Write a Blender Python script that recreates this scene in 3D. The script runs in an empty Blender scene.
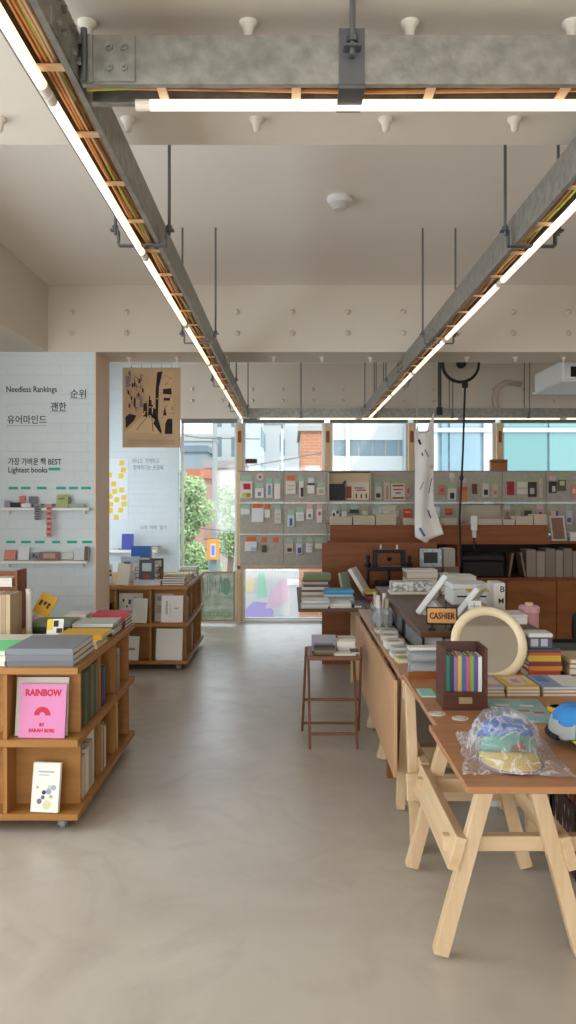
import bpy, bmesh, math, random
from mathutils import Vector, Matrix, Euler
random.seed(7)
S = bpy.context.scene
C = S.collection
PI = math.pi
def col(h, a=1.0):
    h = h.lstrip('#'); o = []
    for i in (0, 2, 4):
        v = int(h[i:i+2], 16) / 255
        o.append(v / 12.92 if v <= .04045 else ((v + .055) / 1.055) ** 2.4)
    return (*o, a)
# ------------------------------------------------------------ camera, world, lights, exposure
cam = bpy.data.cameras.new('camera'); co = bpy.data.objects.new('camera', cam); C.objects.link(co)
co.location = (0, 0, 1.5); co.rotation_euler = (PI/2, 0, 0)
cam.sensor_fit = 'VERTICAL'; cam.sensor_height = 24; cam.lens = 770/1024*24
cam.shift_x = -2/1024; cam.shift_y = -12/1024; cam.clip_start = .05; cam.clip_end = 600
S.camera = co
S.view_settings.view_transform = 'Standard'; S.view_settings.look = 'None'
S.view_settings.gamma = 1; S.view_settings.use_curve_mapping = False
S.view_settings.exposure = -0.13
S.cycles.use_denoising = True
S.cycles.max_bounces = 8; S.cycles.diffuse_bounces = 4; S.cycles.transparent_max_bounces = 16
S.cycles.sample_clamp_indirect = 6
W = bpy.data.worlds.new('sky'); S.world = W; W.use_nodes = True
WORLD_STRENGTH = 3.3
bg = W.node_tree.nodes['Background']; bg.inputs[0].default_value = (.80, .91, 1, 1); bg.inputs[1].default_value = WORLD_STRENGTH
def light(name, kind, loc, energy, color, rot=(0, 0, 0), **k):
    l = bpy.data.lights.new(name, kind); l.energy = energy; l.color = color
    for a, b in k.items(): setattr(l, a, b)
    o = bpy.data.objects.new(name, l); o.location = loc; o.rotation_euler = rot; C.objects.link(o); return o
sun = light('sun', 'SUN', (0, 0, 30), 2.6, (1, .95, .88), angle=.03)
sun.rotation_euler = Vector((-.45, .62, -.75)).to_track_quat('-Z', 'Y').to_euler()
# daylight coming in through the tall window bays of the wall behind the photographer
REAR = 270
light('rear_daylight', 'AREA', (-.2, -8.12, 1.5), REAR, (.90, .96, 1), (PI/2, 0, 0), shape='RECTANGLE', size=4.6, size_y=2.25)
# daylight through the window bays of the left-hand wall, out of frame
light('left_daylight', 'AREA', (-2.64, -.6, 1.5), 105, (.90, .955, 1), (0, -PI/2, 0), shape='RECTANGLE', size=1.9, size_y=8.6)
light('left_rear_daylight', 'AREA', (-2.64, 7.95, 1.55), 4.4, (.90, .955, 1), (0, -PI/2, 0), shape='RECTANGLE', size=1.9, size_y=2.4)
TUBE = 1.65
# ------------------------------------------------------------ materials
MATS = {}
def nodes(name):
    m = bpy.data.materials.new(name); m.use_nodes = True
    return m, m.node_tree, m.node_tree.nodes['Principled BSDF']
def mat(h, rough=.6, metal=0, spec=.4, key=None):
    k = key or ('c', h, rough, metal, spec)
    if k in MATS: return MATS[k]
    m, t, b = nodes('surface_' + h.strip('#'))
    b.inputs['Base Color'].default_value = col(h); b.inputs['Roughness'].default_value = rough
    b.inputs['Metallic'].default_value = metal; b.inputs['Specular IOR Level'].default_value = spec
    n = t.nodes.new('ShaderNodeTexNoise'); n.inputs['Scale'].default_value = 40; n.inputs['Detail'].default_value = 4
    tc = t.nodes.new('ShaderNodeTexCoord'); t.links.new(tc.outputs['Object'], n.inputs['Vector'])
    mp = t.nodes.new('ShaderNodeMapRange'); mp.inputs[3].default_value = rough - .06; mp.inputs[4].default_value = min(1, rough + .08)
    t.links.new(n.outputs['Fac'], mp.inputs[0]); t.links.new(mp.outputs[0], b.inputs['Roughness'])
    MATS[k] = m; return m
def noisy(name, c1, c2, scale=(3, 3, 3), rough=.7, detail=6, bump=0, lo=.35, hi=.65, metal=0, bscale=None, spec=.35):
    if name in MATS: return MATS[name]
    m, t, b = nodes(name)
    tc = t.nodes.new('ShaderNodeTexCoord'); mp = t.nodes.new('ShaderNodeMapping'); mp.inputs['Scale'].default_value = scale
    n = t.nodes.new('ShaderNodeTexNoise'); n.inputs['Scale'].default_value = 1; n.inputs['Detail'].default_value = detail
    r = t.nodes.new('ShaderNodeValToRGB'); r.color_ramp.elements[0].color = col(c1); r.color_ramp.elements[1].color = col(c2)
    r.color_ramp.elements[0].position = lo; r.color_ramp.elements[1].position = hi
    L = t.links.new
    L(tc.outputs['Object'], mp.inputs[0]); L(mp.outputs[0], n.inputs['Vector']); L(n.outputs['Fac'], r.inputs[0]); L(r.outputs[0], b.inputs['Base Color'])
    b.inputs['Roughness'].default_value = rough; b.inputs['Metallic'].default_value = metal; b.inputs['Specular IOR Level'].default_value = spec
    if bump:
        n2 = t.nodes.new('ShaderNodeTexNoise'); n2.inputs['Scale'].default_value = bscale or 60; n2.inputs['Detail'].default_value = 4
        L(tc.outputs['Object'], n2.inputs['Vector'])
        bp = t.nodes.new('ShaderNodeBump'); bp.inputs['Strength'].default_value = bump; bp.inputs['Distance'].default_value = .01
        L(n2.outputs['Fac'], bp.inputs['Height']); L(bp.outputs[0], b.inputs['Normal'])
    MATS[name] = m; return m
def wood(name, c1, c2, axis='x', rough=.5, g=26):
    s = {'x': (1.6, g, g), 'y': (g, 1.6, g), 'z': (g, g, 1.6)}[axis]
    return noisy(name + '_' + axis, c1, c2, s, rough, 5, .08, .3, .72, bscale=90)
def ply(a='x'): return wood('plywood', '#9c6a33', '#b07c42', a)
def pine(a='x'): return wood('pine', '#c8a67c', '#dbc09b', a, .55)
def tabletop(a='x'): return wood('tabletop_ply', '#a5714a', '#b58158', a, .35)
def redwood(a='x'): return wood('brown_veneer', '#7c431b', '#8f5222', a, .5)
def darkwood(a='x'): return wood('dark_desk', '#55371f', '#66422a', a, .5)
def stoolwood(a='x'): return wood('stool_wood', '#6f482f', '#7d533a', a, .4)
CEIL = noisy('ceiling_plaster', '#d9cdbd', '#e1d6c7', (.7, .7, .7), .85, 8, .12, bscale=18)
SLABM = noisy('slab_plaster', '#f0e6da', '#f5ece1', (.7, .7, .7), .85, 8, .12, bscale=18)
WHITE = noisy('white_brick_paint', '#d6e0e4', '#dee7ea', (2, 2, 2), .7, 6)
def brick_bump(m, h=.075, w=.21):
    t = m.node_tree; L = t.links.new; b = t.nodes['Principled BSDF']
    tc = t.nodes.new('ShaderNodeTexCoord'); mp = t.nodes.new('ShaderNodeMapping'); mp.inputs['Rotation'].default_value = (PI/2, 0, 0)
    br = t.nodes.new('ShaderNodeTexBrick'); br.inputs['Scale'].default_value = 1; br.inputs['Brick Width'].default_value = w; br.inputs['Row Height'].default_value = h; br.inputs['Mortar Size'].default_value = .005; br.inputs['Mortar Smooth'].default_value = .6
    L(tc.outputs['Object'], mp.inputs[0]); L(mp.outputs[0], br.inputs['Vector'])
    bp = t.nodes.new('ShaderNodeBump'); bp.inputs['Strength'].default_value = .5; bp.inputs['Distance'].default_value = .004; bp.invert = True
    L(br.outputs['Fac'], bp.inputs['Height']); L(bp.outputs[0], b.inputs['Normal'])
brick_bump(WHITE)
CREAM = noisy('cream_board', '#ecd4bf', '#f2dcc8', (2, 2, 2), .7)
GALV = noisy('galvanised_steel', '#86847d', '#a3a097', (26, 26, 26), .45, 3, .1, .3, .7, metal=.55)
STEEL = mat('#6f7072', .4, .8); BLACK = mat('#151414', .5); DARK = mat('#2b2725', .6)
PAGE = noisy('page_edges', '#d9d0c0', '#ebe5d8', (4, 4, 400), .9)
PW = mat('#efefec', .6)
def floor_mat():
    m, t, b = nodes('polished_screed'); L = t.links.new
    tc = t.nodes.new('ShaderNodeTexCoord')
    n = t.nodes.new('ShaderNodeTexNoise'); n.inputs['Scale'].default_value = .9; n.inputs['Detail'].default_value = 7; n.inputs['Distortion'].default_value = 1.4
    r = t.nodes.new('ShaderNodeValToRGB'); e = r.color_ramp.elements
    e[0].position = .3; e[0].color = col('#b3a89a'); e[1].position = .7; e[1].color = col('#c6bdaf')
    w = t.nodes.new('ShaderNodeTexNoise'); w.inputs['Scale'].default_value = 2.2; w.inputs['Detail'].default_value = 9; w.inputs['Distortion'].default_value = 3
    r2 = t.nodes.new('ShaderNodeValToRGB'); r2.color_ramp.elements[0].position = .48; r2.color_ramp.elements[1].position = .66
    r2.color_ramp.elements[0].color = (0, 0, 0, 1); r2.color_ramp.elements[1].color = (.35, .35, .35, 1)
    mx = t.nodes.new('ShaderNodeMixRGB'); mx.inputs[2].default_value = col('#a69b8d')
    L(tc.outputs['Object'], n.inputs['Vector']); L(tc.outputs['Object'], w.inputs['Vector']); L(n.outputs['Fac'], r.inputs[0]); L(w.outputs['Fac'], r2.inputs[0])
    L(r.outputs[0], mx.inputs[1]); L(r2.outputs[0], mx.inputs[0]); L(mx.outputs[0], b.inputs['Base Color'])
    mr = t.nodes.new('ShaderNodeMapRange'); mr.inputs[3].default_value = .26; mr.inputs[4].default_value = .42
    L(w.outputs['Fac'], mr.inputs[0]); L(mr.outputs[0], b.inputs['Roughness']); b.inputs['Specular IOR Level'].default_value = .8
    return m
def clear_mat(name, tint='#ffffff', gloss=.12, milk=0.0, rough=.05, bump=0, fres=.5):
    m, t, b = nodes(name); L = t.links.new; o = t.nodes['Material Output']
    tr = t.nodes.new('ShaderNodeBsdfTransparent'); tr.inputs[0].default_value = col(tint)
    gl = t.nodes.new('ShaderNodeBsdfGlossy'); gl.inputs['Roughness'].default_value = rough
    mx = t.nodes.new('ShaderNodeMixShader')
    fr = t.nodes.new('ShaderNodeLayerWeight'); fr.inputs[0].default_value = .25
    ml = t.nodes.new('ShaderNodeMath'); ml.operation = 'MULTIPLY_ADD'; ml.inputs[1].default_value = fres; ml.inputs[2].default_value = gloss * .3
    L(fr.outputs['Fresnel'], ml.inputs[0]); L(ml.outputs[0], mx.inputs[0]); L(tr.outputs[0], mx.inputs[1]); L(gl.outputs[0], mx.inputs[2])
    out = mx
    if milk:
        d = t.nodes.new('ShaderNodeBsdfDiffuse'); d.inputs[0].default_value = (.85, .85, .88, 1)
        m2 = t.nodes.new('ShaderNodeMixShader'); m2.inputs[0].default_value = milk
        if bump:
            t2 = t.nodes.new('ShaderNodeTexCoord'); nz = t.nodes.new('ShaderNodeTexNoise'); nz.inputs['Scale'].default_value = 13; nz.inputs['Detail'].default_value = 2; nz.inputs['Distortion'].default_value = 1.2
            sb_ = t.nodes.new('ShaderNodeMath'); sb_.operation = 'SUBTRACT'; sb_.inputs[1].default_value = .5; ab = t.nodes.new('ShaderNodeMath'); ab.operation = 'ABSOLUTE'
            rr = t.nodes.new('ShaderNodeMapRange'); rr.inputs[1].default_value = .0; rr.inputs[2].default_value = .05; rr.inputs[3].default_value = milk+.3; rr.inputs[4].default_value = milk  # whiter along noise ridges: crinkle highlights painted into the film
            L(t2.outputs['Object'], nz.inputs['Vector']); L(nz.outputs['Fac'], sb_.inputs[0]); L(sb_.outputs[0], ab.inputs[0]); L(ab.outputs[0], rr.inputs[0]); L(rr.outputs[0], m2.inputs[0])
        L(mx.outputs[0], m2.inputs[1]); L(d.outputs[0], m2.inputs[2]); out = m2
    if bump:
        tc = t.nodes.new('ShaderNodeTexCoord'); n = t.nodes.new('ShaderNodeTexNoise'); n.inputs['Scale'].default_value = 22; n.inputs['Detail'].default_value = 5; n.inputs['Distortion'].default_value = 1.5
        bp = t.nodes.new('ShaderNodeBump'); bp.inputs['Strength'].default_value = bump; bp.inputs['Distance'].default_value = .02
        L(tc.outputs['Object'], n.inputs['Vector']); L(n.outputs['Fac'], bp.inputs['Height']); L(bp.outputs[0], gl.inputs['Normal']); L(bp.outputs[0], fr.inputs['Normal'])
    L(out.outputs[0], o.inputs[0]); return m
GLASS = clear_mat('window_glass', gloss=.06); ACRYLIC = clear_mat('clear_acrylic', '#f4f7f8', .3, .10); BAG = clear_mat('crinkled_plastic', '#fcfafc', .35, .08, .12, 1.0, .3)
def emit(name, c, s):
    m, t, b = nodes(name); b.inputs['Base Color'].default_value = (1, 1, 1, 1)
    b.inputs['Emission Color'].default_value = c; b.inputs['Emission Strength'].default_value = s; return m
TUBEM = emit('lit_tube', (1, .73, .47, 1), TUBE)
# ------------------------------------------------------------ mesh helpers
class B:
    """collects shapes of ONE part"""
    def __init__(s): s.bm = bmesh.new()
    def box(s, x0, x1, y0, y1, z0, z1, bev=0, M=None, seg=1):
        r = bmesh.ops.create_cube(s.bm, size=1)['verts']
        T = Matrix.Translation(((x0+x1)/2, (y0+y1)/2, (z0+z1)/2)) @ Matrix.Diagonal((abs(x1-x0), abs(y1-y0), abs(z1-z0), 1))
        bmesh.ops.transform(s.bm, matrix=(M or Matrix()) @ T, verts=r)
        if bev:
            es = list({e for v in r for e in v.link_edges})
            bmesh.ops.bevel(s.bm, geom=es, offset=bev, segments=seg, affect='EDGES', profile=.5)
        return s
    def cyl(s, a, b, r, r2=None, n=12):
        a, b = Vector(a), Vector(b); d = b - a
        v = bmesh.ops.create_cone(s.bm, cap_ends=True, segments=n, radius1=r, radius2=r if r2 is None else r2, depth=d.length)['verts']
        bmesh.ops.transform(s.bm, matrix=Matrix.Translation((a+b)/2) @ d.to_track_quat('Z', 'Y').to_matrix().to_4x4(), verts=v); return s
    def bar(s, a, b, w, t, up=(0, 0, 1), bev=0):
        """square section from a to b, t along up, w across"""
        a, b = Vector(a), Vector(b); d = (b-a); L = d.length; d.normalize()
        sx = d.cross(Vector(up)); sx.normalize(); u = sx.cross(d)
        M = Matrix.Translation((a+b)/2) @ Matrix((( sx.x, d.x, u.x, 0), (sx.y, d.y, u.y, 0), (sx.z, d.z, u.z, 0), (0, 0, 0, 1)))
        return s.box(-w/2, w/2, -L/2, L/2, -t/2, t/2, bev, M)
    def path(s, pts, r, n=8, closed=False):
        pts = [Vector(p) for p in pts]; rings = []; N = len(pts); up = None
        for i, p in enumerate(pts):
            q0 = pts[i-1] if (i or closed) else p; q1 = pts[(i+1) % N] if (i < N-1 or closed) else p
            d = (q1-q0).normalized()
            if up is None or abs(d.dot(up)) > .98: up = Vector((0, 0, 1)) if abs(d.z) < .9 else Vector((1, 0, 0))
            sx = d.cross(up).normalized(); u = sx.cross(d); up = u
            rings.append([s.bm.verts.new(p + sx*math.cos(k*2*PI/n)*r + u*math.sin(k*2*PI/n)*r) for k in range(n)])
        for i in range(N if closed else N-1):
            a, b = rings[i], rings[(i+1) % N]
            for k in range(n): s.bm.faces.new((a[k], a[(k+1) % n], b[(k+1) % n], b[k]))
        if not closed: s.bm.faces.new(rings[0][::-1]); s.bm.faces.new(rings[-1])
        return s
    def lathe(s, prof, c=(0, 0, 0), n=20, M=None):
        rings = []
        for r, z in prof:
            rings.append([s.bm.verts.new(Vector((math.cos(k*2*PI/n)*r, math.sin(k*2*PI/n)*r, z))) for k in range(n)])
        for a, b in zip(rings, rings[1:]):
            for k in range(n): s.bm.faces.new((a[k], a[(k+1) % n], b[(k+1) % n], b[k]))
        for rg, f in ((rings[0], 1), (rings[-1], 0)):
            s.bm.faces.new(rg[::-1] if f else rg)
        vs = [v for rg in rings for v in rg]
        bmesh.ops.transform(s.bm, matrix=Matrix.Translation(c) @ (M or Matrix()), verts=vs); return s
    def prism(s, poly, y0, y1, M=None):
        """polygon in local xz extruded in y"""
        a = [s.bm.verts.new((x, y0, z)) for x, z in poly]; b = [s.bm.verts.new((x, y1, z)) for x, z in poly]; n = len(a)
        s.bm.faces.new(a); s.bm.faces.new(b[::-1])
        for i in range(n): s.bm.faces.new((a[i], b[i], b[(i+1) % n], a[(i+1) % n]))
        if M: bmesh.ops.transform(s.bm, matrix=M, verts=a+b)
        return s
    def ball(s, c, r, sc=(1, 1, 1), n=2):
        v = bmesh.ops.create_icosphere(s.bm, subdivisions=n, radius=r)['verts']
        bmesh.ops.transform(s.bm, matrix=Matrix.Translation(c) @ Matrix.Diagonal((*sc, 1)), verts=v); return s
    def done(s, name, m, parent=None, smooth=False, loc=None, kind=None):
        bmesh.ops.recalc_face_normals(s.bm, faces=s.bm.faces)
        me = bpy.data.meshes.new(name); s.bm.to_mesh(me); s.bm.free()
        for x in (m if isinstance(m, (list, tuple)) else [m]): me.materials.append(x)
        o = bpy.data.objects.new(name, me); C.objects.link(o)
        if smooth: me.shade_smooth() if hasattr(me, 'shade_smooth') else None
        if parent: o.parent = parent
        if loc: o.location = loc
        if kind: o['kind'] = kind
        return o
def tag(o, label, cat, group=None, kind=None):
    o['label'] = label; o['category'] = cat
    if group: o['group'] = group
    if kind: o['kind'] = kind
    return o
def thing(name, label, cat, loc=(0, 0, 0), rz=0, group=None, rot=None):
    o = bpy.data.objects.new(name, None); o.empty_display_size = .1; C.objects.link(o); o.location = loc
    o.rotation_euler = rot or (0, 0, rz); return tag(o, label, cat, group)
def struct(name, b, m, parent=None):
    return b.done(name, m, parent, kind='structure')
def copy_tree(o, label=None, loc=None, rot=None, parent=None):
    c = o.copy(); C.objects.link(c)
    if parent: c.parent = parent
    if label: c['label'] = label
    if loc: c.location = loc
    if rot: c.rotation_euler = rot
    for ch in list(o.children): copy_tree(ch, parent=c)
    return c
def X(px, Y): return (px-290)*Y/770
def Z(py, Y): return 1.5-(py-500)*Y/770
def text(s, size, loc, rot, m, name, parent=None, ext=.0008, align='LEFT', sx=1, bold=0):
    cu = bpy.data.curves.new(name, 'FONT'); cu.body = s; cu.size = size; cu.extrude = ext; cu.align_x = align; cu.resolution_u = 2; cu.offset = bold
    t = bpy.data.objects.new(name + '_source', cu); C.objects.link(t)
    me = bpy.data.meshes.new_from_object(t.evaluated_get(bpy.context.evaluated_depsgraph_get()))
    bpy.data.objects.remove(t); bpy.data.curves.remove(cu)
    me.materials.clear(); me.materials.append(m)
    o = bpy.data.objects.new(name, me); C.objects.link(o); o.location = loc; o.rotation_euler = rot; o.scale = (sx, 1, 1)
    if parent: o.parent = parent
    return o
# books -------------------------------------------------------------------
SPINE_PX = Matrix(((-1, 0, 0), (0, 0, 1), (0, 1, 0))).to_euler()     # standing, spine toward +x
SPINE_NY = Matrix(((0, 0, 1), (1, 0, 0), (0, 1, 0))).to_euler()      # standing, spine toward the viewer
MESHCACHE = {}
def book(label, w, d, h, loc, rot, cover, group=None, cat='book', name='book', prints=(), page=None, soft=.003):
    """local: x width (spine at x=0), y height, z thickness"""
    o = thing(name, label, cat, loc, rot=rot if not isinstance(rot, (int, float)) else (0, 0, rot), group=group)
    if cat == 'book' and name != 'book': cat = 'book'
    cm = cover if not isinstance(cover, str) else mat(cover, .5)
    k = (round(w, 4), round(d, 4), round(h, 4), cm.name, (page or PAGE).name)
    if k in MESHCACHE:
        for n_, me in MESHCACHE[k]:
            q = bpy.data.objects.new(n_, me); C.objects.link(q); q.parent = o
    else:
        t = min(soft, h*.22)
        c = B().box(0, w, 0, d, 0, t).box(0, w, 0, d, h-t, h).box(0, t, 0, d, t, h-t).done('cover', cm, o)
        p = B().box(t, w-t, t, d-t, t, h-t).done('pages', page or PAGE, o)
        MESHCACHE[k] = [('cover', c.data), ('pages', p.data)]
    for pi_, (x0, x1, y0, y1, pc) in enumerate(prints):
        B().box(x0*w, x1*w, y0*d, y1*d, h-.0002, h+.0007+.0004*pi_).done('cover_print', mat(pc, .5), o)
    return o
# ============================================================ THE ROOM
YB = 9.45            # inner face of the glazed back wall
SLAB = 3.175; BM = 2.653
struct('floor', B().box(-2.7, 4.7, -8.3, 9.6, -.1, 0), floor_mat())
struct('ceiling', B().box(-2.7, 4.7, -8.3, 9.7, SLAB, SLAB+.15), SLABM)
b = B().box(-2.75, -2.6, -8.3, 9.6, 0, .5).box(-2.75, -2.6, -8.3, 9.6, 2.5, SLAB).box(-2.75, -2.6, -8.3, -4.85, .5, 2.5).box(-2.75, -2.6, 3.75, 6.7, .5, 2.5).box(-2.75, -2.6, 9.2, 9.6, .5, 2.5)
for k in range(3): b.box(-2.75, -2.6, -2.8+2.15*k, -2.68+2.15*k, .5, 2.5)
struct('wall_left', b, CEIL)
struct('wall_right', B().box(4.6, 4.75, -8.3, 9.6, 0, SLAB), CEIL)
b = B().box(-2.6, 4.6, -8.15, -8.0, 2.65, SLAB).box(-2.6, 4.6, -8.15, -8.0, 0, .35).box(-2.6, -2.5, -8.15, -8.0, .35, 2.65).box(2.1, 4.6, -8.15, -8.0, .35, 2.65)
struct('wall_front', b, CEIL)
def beam(name, x0, x1, y0, y1, z0, cones):
    o = struct(name, B().box(x0, x1, y0, y1, z0, SLAB), CEIL)
    for (p, d) in cones:
        p = Vector(p); d = Vector(d)
        M = d.to_track_quat('Z', 'Y').to_matrix().to_4x4()
        B().lathe([(.024, -.004), (.022, .006), (.015, .012), (.010, .036), (.005, .04)], p, 12, M).done('anchor_cone', CEIL, o, True, kind='structure')
    return o
near = [((-1.66+.39*i, y, BM), (0, 0, -1)) for i in range(12) for y in (1.86, 2.33)]
beam('trim_1', -2.6, 4.6, 1.3, 2.5, BM, near)
back = [((-1.70+.43*i, 6.0, z), (0, -1, 0)) for i in range(13) for z in (2.80, 2.965)] + [((-1.3+.39*i, 6.22, BM), (0, 0, -1)) for i in range(13)]
beam('trim_2', -2.6, 4.6, 6.0, 6.45, BM, back)
beam('trim_3', -2.6, -1.886, 2.5, 6.0, BM, [])
# text column on the left with its cream side board
struct('wall_column', B().box(-2.6, -1.525, 6.0, 6.44, 0, BM), WHITE)
struct('trim_4', B().box(-1.525, -1.512, 5.995, 6.445, 0, BM), CREAM)
# back wall: white piece with notes on the left, lintel over the glazing
struct('wall_back', B().box(-2.6, X(178, YB), YB, YB+.14, 0, SLAB), WHITE)
lin = struct('trim_5', B().box(X(178, YB), 4.6, YB, YB+.14, 2.50, SLAB), CEIL)
for i in range(14):
    for z in (2.72, 2.86):
        B().lathe([(.022, -.004), (.022, .006), (.012, .02), (.006, .026)], (-1.2+.37*i, YB, z), 10, Euler((PI/2, 0, 0)).to_matrix().to_4x4()).done('anchor_cone', CEIL, lin, True, kind='structure')
FR = pine('z'); ALU = mat('#c9c9c4', .4, .3); HEAD = mat('#77766f', .5, .3)
MX = [-1.375, -.615, .46, 1.485, 2.56, 3.62, 4.6]
for i in range(6):
    x0, x1 = MX[i]+.035, MX[i+1]-.035
    w = struct('window_%d' % (i+1), B().box(x0, x1, YB+.02, YB+.09, 2.45, 2.5), HEAD)
    f = B().box(x0, x1, YB+.03, YB+.08, 0, .05).box(x0, x0+.03, YB+.03, YB+.08, .05, 2.45).box(x1-.03, x1, YB+.03, YB+.08, .05, 2.45)
    if i: f.box(x0+.03, x1-.03, YB+.03, YB+.08, .68, .74).box(x0+.03, x1-.03, YB+.03, YB+.08, 1.82, 1.86)
    struct('window_frame', f, ALU, w)
    struct('window_pane', B().box(x0+.03, x1-.03, YB+.052, YB+.058, .05, 2.45), GLASS, w)
    struct('window_sill', B().box(x0, x1, YB-.04, YB+.03, 0, .035), ALU, w)
for i in range(1, 6):
    x = MX[i]
    m = struct('trim_%d' % (i+5), B().box(x-.036, x+.036, YB-.07, YB+.10, 0, 2.44), pine('z'))
    struct('plate', B().box(x-.02, x+.02, YB-.075, YB-.069, 2.2, 2.34), redwood('z'), m)
# ============================================================ THE CITY OUTSIDE
GZ = -3.6
struct('ground', B().box(-60, 80, 9.8, 240, GZ-.2, GZ), noisy('street', '#8f8c87', '#a3a09a', (.3, .3, .3)))
def gridmat(name, c1, mortar, w, h, mw):
    m, t, bb = nodes(name); L = t.links.new
    tc = t.nodes.new('ShaderNodeTexCoord'); br = t.nodes.new('ShaderNodeTexBrick')
    mp = t.nodes.new('ShaderNodeMapping'); mp.inputs['Rotation'].default_value = (PI/2, 0, 0)
    L(tc.outputs['Object'], mp.inputs[0]); L(mp.outputs[0], br.inputs['Vector'])
    br.offset = 0 if w > h*1.01 or True else .5
    br.inputs['Color1'].default_value = col(c1); br.inputs['Color2'].default_value = col(c1); br.inputs['Mortar'].default_value = col(mortar)
    br.inputs['Scale'].default_value = 1 if mw < .1 else .1; q_ = 1 if mw < .1 else .1; br.inputs['Brick Width'].default_value = w*q_; br.inputs['Row Height'].default_value = h*q_; br.inputs['Mortar Size'].default_value = mw*q_
    L(br.outputs['Color'], bb.inputs['Base Color']); bb.inputs['Roughness'].default_value = .8
    return m, br
def emat(h, r=.8, k=.52, **q):
    c = col(h); g = ''.join('%02x' % round(255*(v*12.92 if v <= .0031308 else 1.055*v**(1/2.4)-.055)) for v in (x*k for x in c[:3]))
    return mat('#'+g, r, **q)
APT, _ = gridmat('apartment_windows', '#62757c', '#a4aaa9', 3.2, 3.0, .5)
APT2, _ = gridmat('apartment_bands', '#70868a', '#a8aeae', 8, 3.0, .7)
BRICK, br = gridmat('orange_brick', '#a87354', '#b08d78', .5, .16, .012); br.offset = .5; br.inputs['Color2'].default_value = col('#9a6548')
CONC = emat('#cfd0cc')
def building(name, label, x0, x1, y, dep, z1, wallm, roofm=None, group=None, z0=GZ):
    o = thing(name, label, 'building', ((x0+x1)/2, y, z0), 0, group)
    w, h = x1-x0, z1-z0
    B().box(-w/2, w/2, 0, dep, 0, h).done('wall', wallm, o)
    B().box(-w/2-.15, w/2+.15, -.15, dep+.15, h, h+.4).done('roof', roofm or CONC, o)
    return o
def at(px0, px1, py, Y): return X(px0, Y), X(px1, Y), Z(py, Y)
x0, x1, z = at(214, 239, 415, 78); building('apartment_tower', 'tall pale apartment tower seen at the right of the left window', x0, x1, 78, 4, z, APT)
for (a, c, t, lab, y) in ((244, 262, 418, 'white apartment tower with many balcony rows, leftmost in the second window', 66), (264, 281, 424, 'white apartment tower in the middle of the second window', 73), (283, 300, 420, 'narrow white apartment tower left of the orange brick house', 79)):
    x0, x1, z = at(a, c, t, y); building('apartment_tower', lab, x0, x1, y, 5, z, APT2)
x0, x1, z = at(178, 212, 441, 68); building('office_block', 'pale grey office block far off above the green tree', x0, x1, 68, 5, z, emat('#c3cdd2'))
x0, x1, z = at(183, 206, 452, 48); building('city_house', 'blue-grey house with dark roof rising over the tree', x0, x1, 48, 6, z, emat('#a9b7bd'), emat('#6f7f88', k=.8))
x0, x1, z = at(206, 240, 468, 42); building('city_house', 'low pinkish house behind the utility pole', x0, x1, 42, 6, z, emat('#d6cbc4'), emat('#b9b4b0'))
x0, x1, z = at(190, 204, 478, 34); building('city_house', 'small house with red-brown roof half hidden by leaves', x0, x1, 34, 4, z, emat('#cba58e'), emat('#b06b4d', k=.8))
x0, x1, z = at(301, 328, 431, 40); o = building('brick_building', 'orange brick building behind the second window', x0, x1+3, 40, 8, z, BRICK)
h = z-GZ
for k in range(2):
    for r in range(3): B().box(-1.6+2.1*k-.35, -1.6+2.1*k+.35, -.05, .1, h-1.8-1.9*r-.9, h-1.8-1.9*r).done('window', mat('#a7aaa8', .3), o)
# white house with a blue-grey window band
x0, x1 = X(333, 17), X(412, 17); o = thing('banded_building', 'white building with a blue-grey window band across the street', 'building', (x0, 17, GZ))
w = x1-x0
B().box(0, w, 0, 3, 0, Z(456, 17)-GZ).box(0, w, .06, 3, Z(456, 17)-GZ, Z(440, 17)-GZ).box(0, w, 0, 3, Z(440, 17)-GZ, 7.5).done('wall', mat('#c9c8c4', .8), o)
for k in range(6): B().box(.02+w/6*k, w/6*(k+1)-.02, .02, .055, Z(456, 17)-GZ, Z(440, 17)-GZ).done('window', mat('#76868d', .3), o)
B().box(.28, .36, -.12, .0, 2, 7.4).done('downpipe', mat('#c4c6c4', .5), o)
# teal glass building on the right
x0 = X(416, 15); o = thing('glass_building', 'pale blue building with large teal glass panes at the right', 'building', (x0, 15, GZ))
B().box(0, 6, .05, 1.8, 0, 7.6).done('wall', mat('#80979f', .6), o)
for (a, c, m_) in ((.0, .42, '#b4bfc3'), (.5, .62, '#71909c'), (.66, 1.25, '#7b959f'), (1.32, 1.5, '#b3bfc4'), (1.72, 2.55, '#5d8785'), (2.6, 3.5, '#668e8b')):
    B().box(a, c, 0, .06, 4.2, 7.2).done('glass_panel', mat(m_, .12, 0, .6), o)
for zz in (4.1, 6.42): B().box(0, 6, -.04, .05, zz, zz+.08).done('ledge', mat('#c2c8c9', .6), o)
# mural wall and brick gate seen through the low window
o = thing('mural_wall', 'low white wall painted with purple, pink and green shapes outside', 'wall', (X(240, 24), 24, GZ))
B().box(0, X(297, 24)-X(240, 24), 0, .3, 0, 2.9).done('wall_panel', emat('#e6e4e2'), o)
def blob(pts, c, y): B().prism([(u*1.05, .95+z*.85) for u, z in pts], y-.01, y).done('painted_shape', emat(c, k=.62), o)
blob([(.1, .35), (.15, .85), (.4, 1.15), (.8, 1.12), (1.0, .8), (.95, .3), (.5, .1)], '#b29fd8', -.001)
blob([(.75, .9), (.95, 1.6), (1.3, 2.05), (1.5, 1.9), (1.45, 1.2), (1.1, .95)], '#e3bccd', -.004)
blob([(.5, 1.3), (.55, 2.2), (.72, 2.2), (.8, 1.35)], '#9fd5b5', -.007); blob([(.1, 1.5), (.1, 2.1), (.45, 2.0), (.4, 1.5)], '#ecd9a9', -.003)
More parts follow.
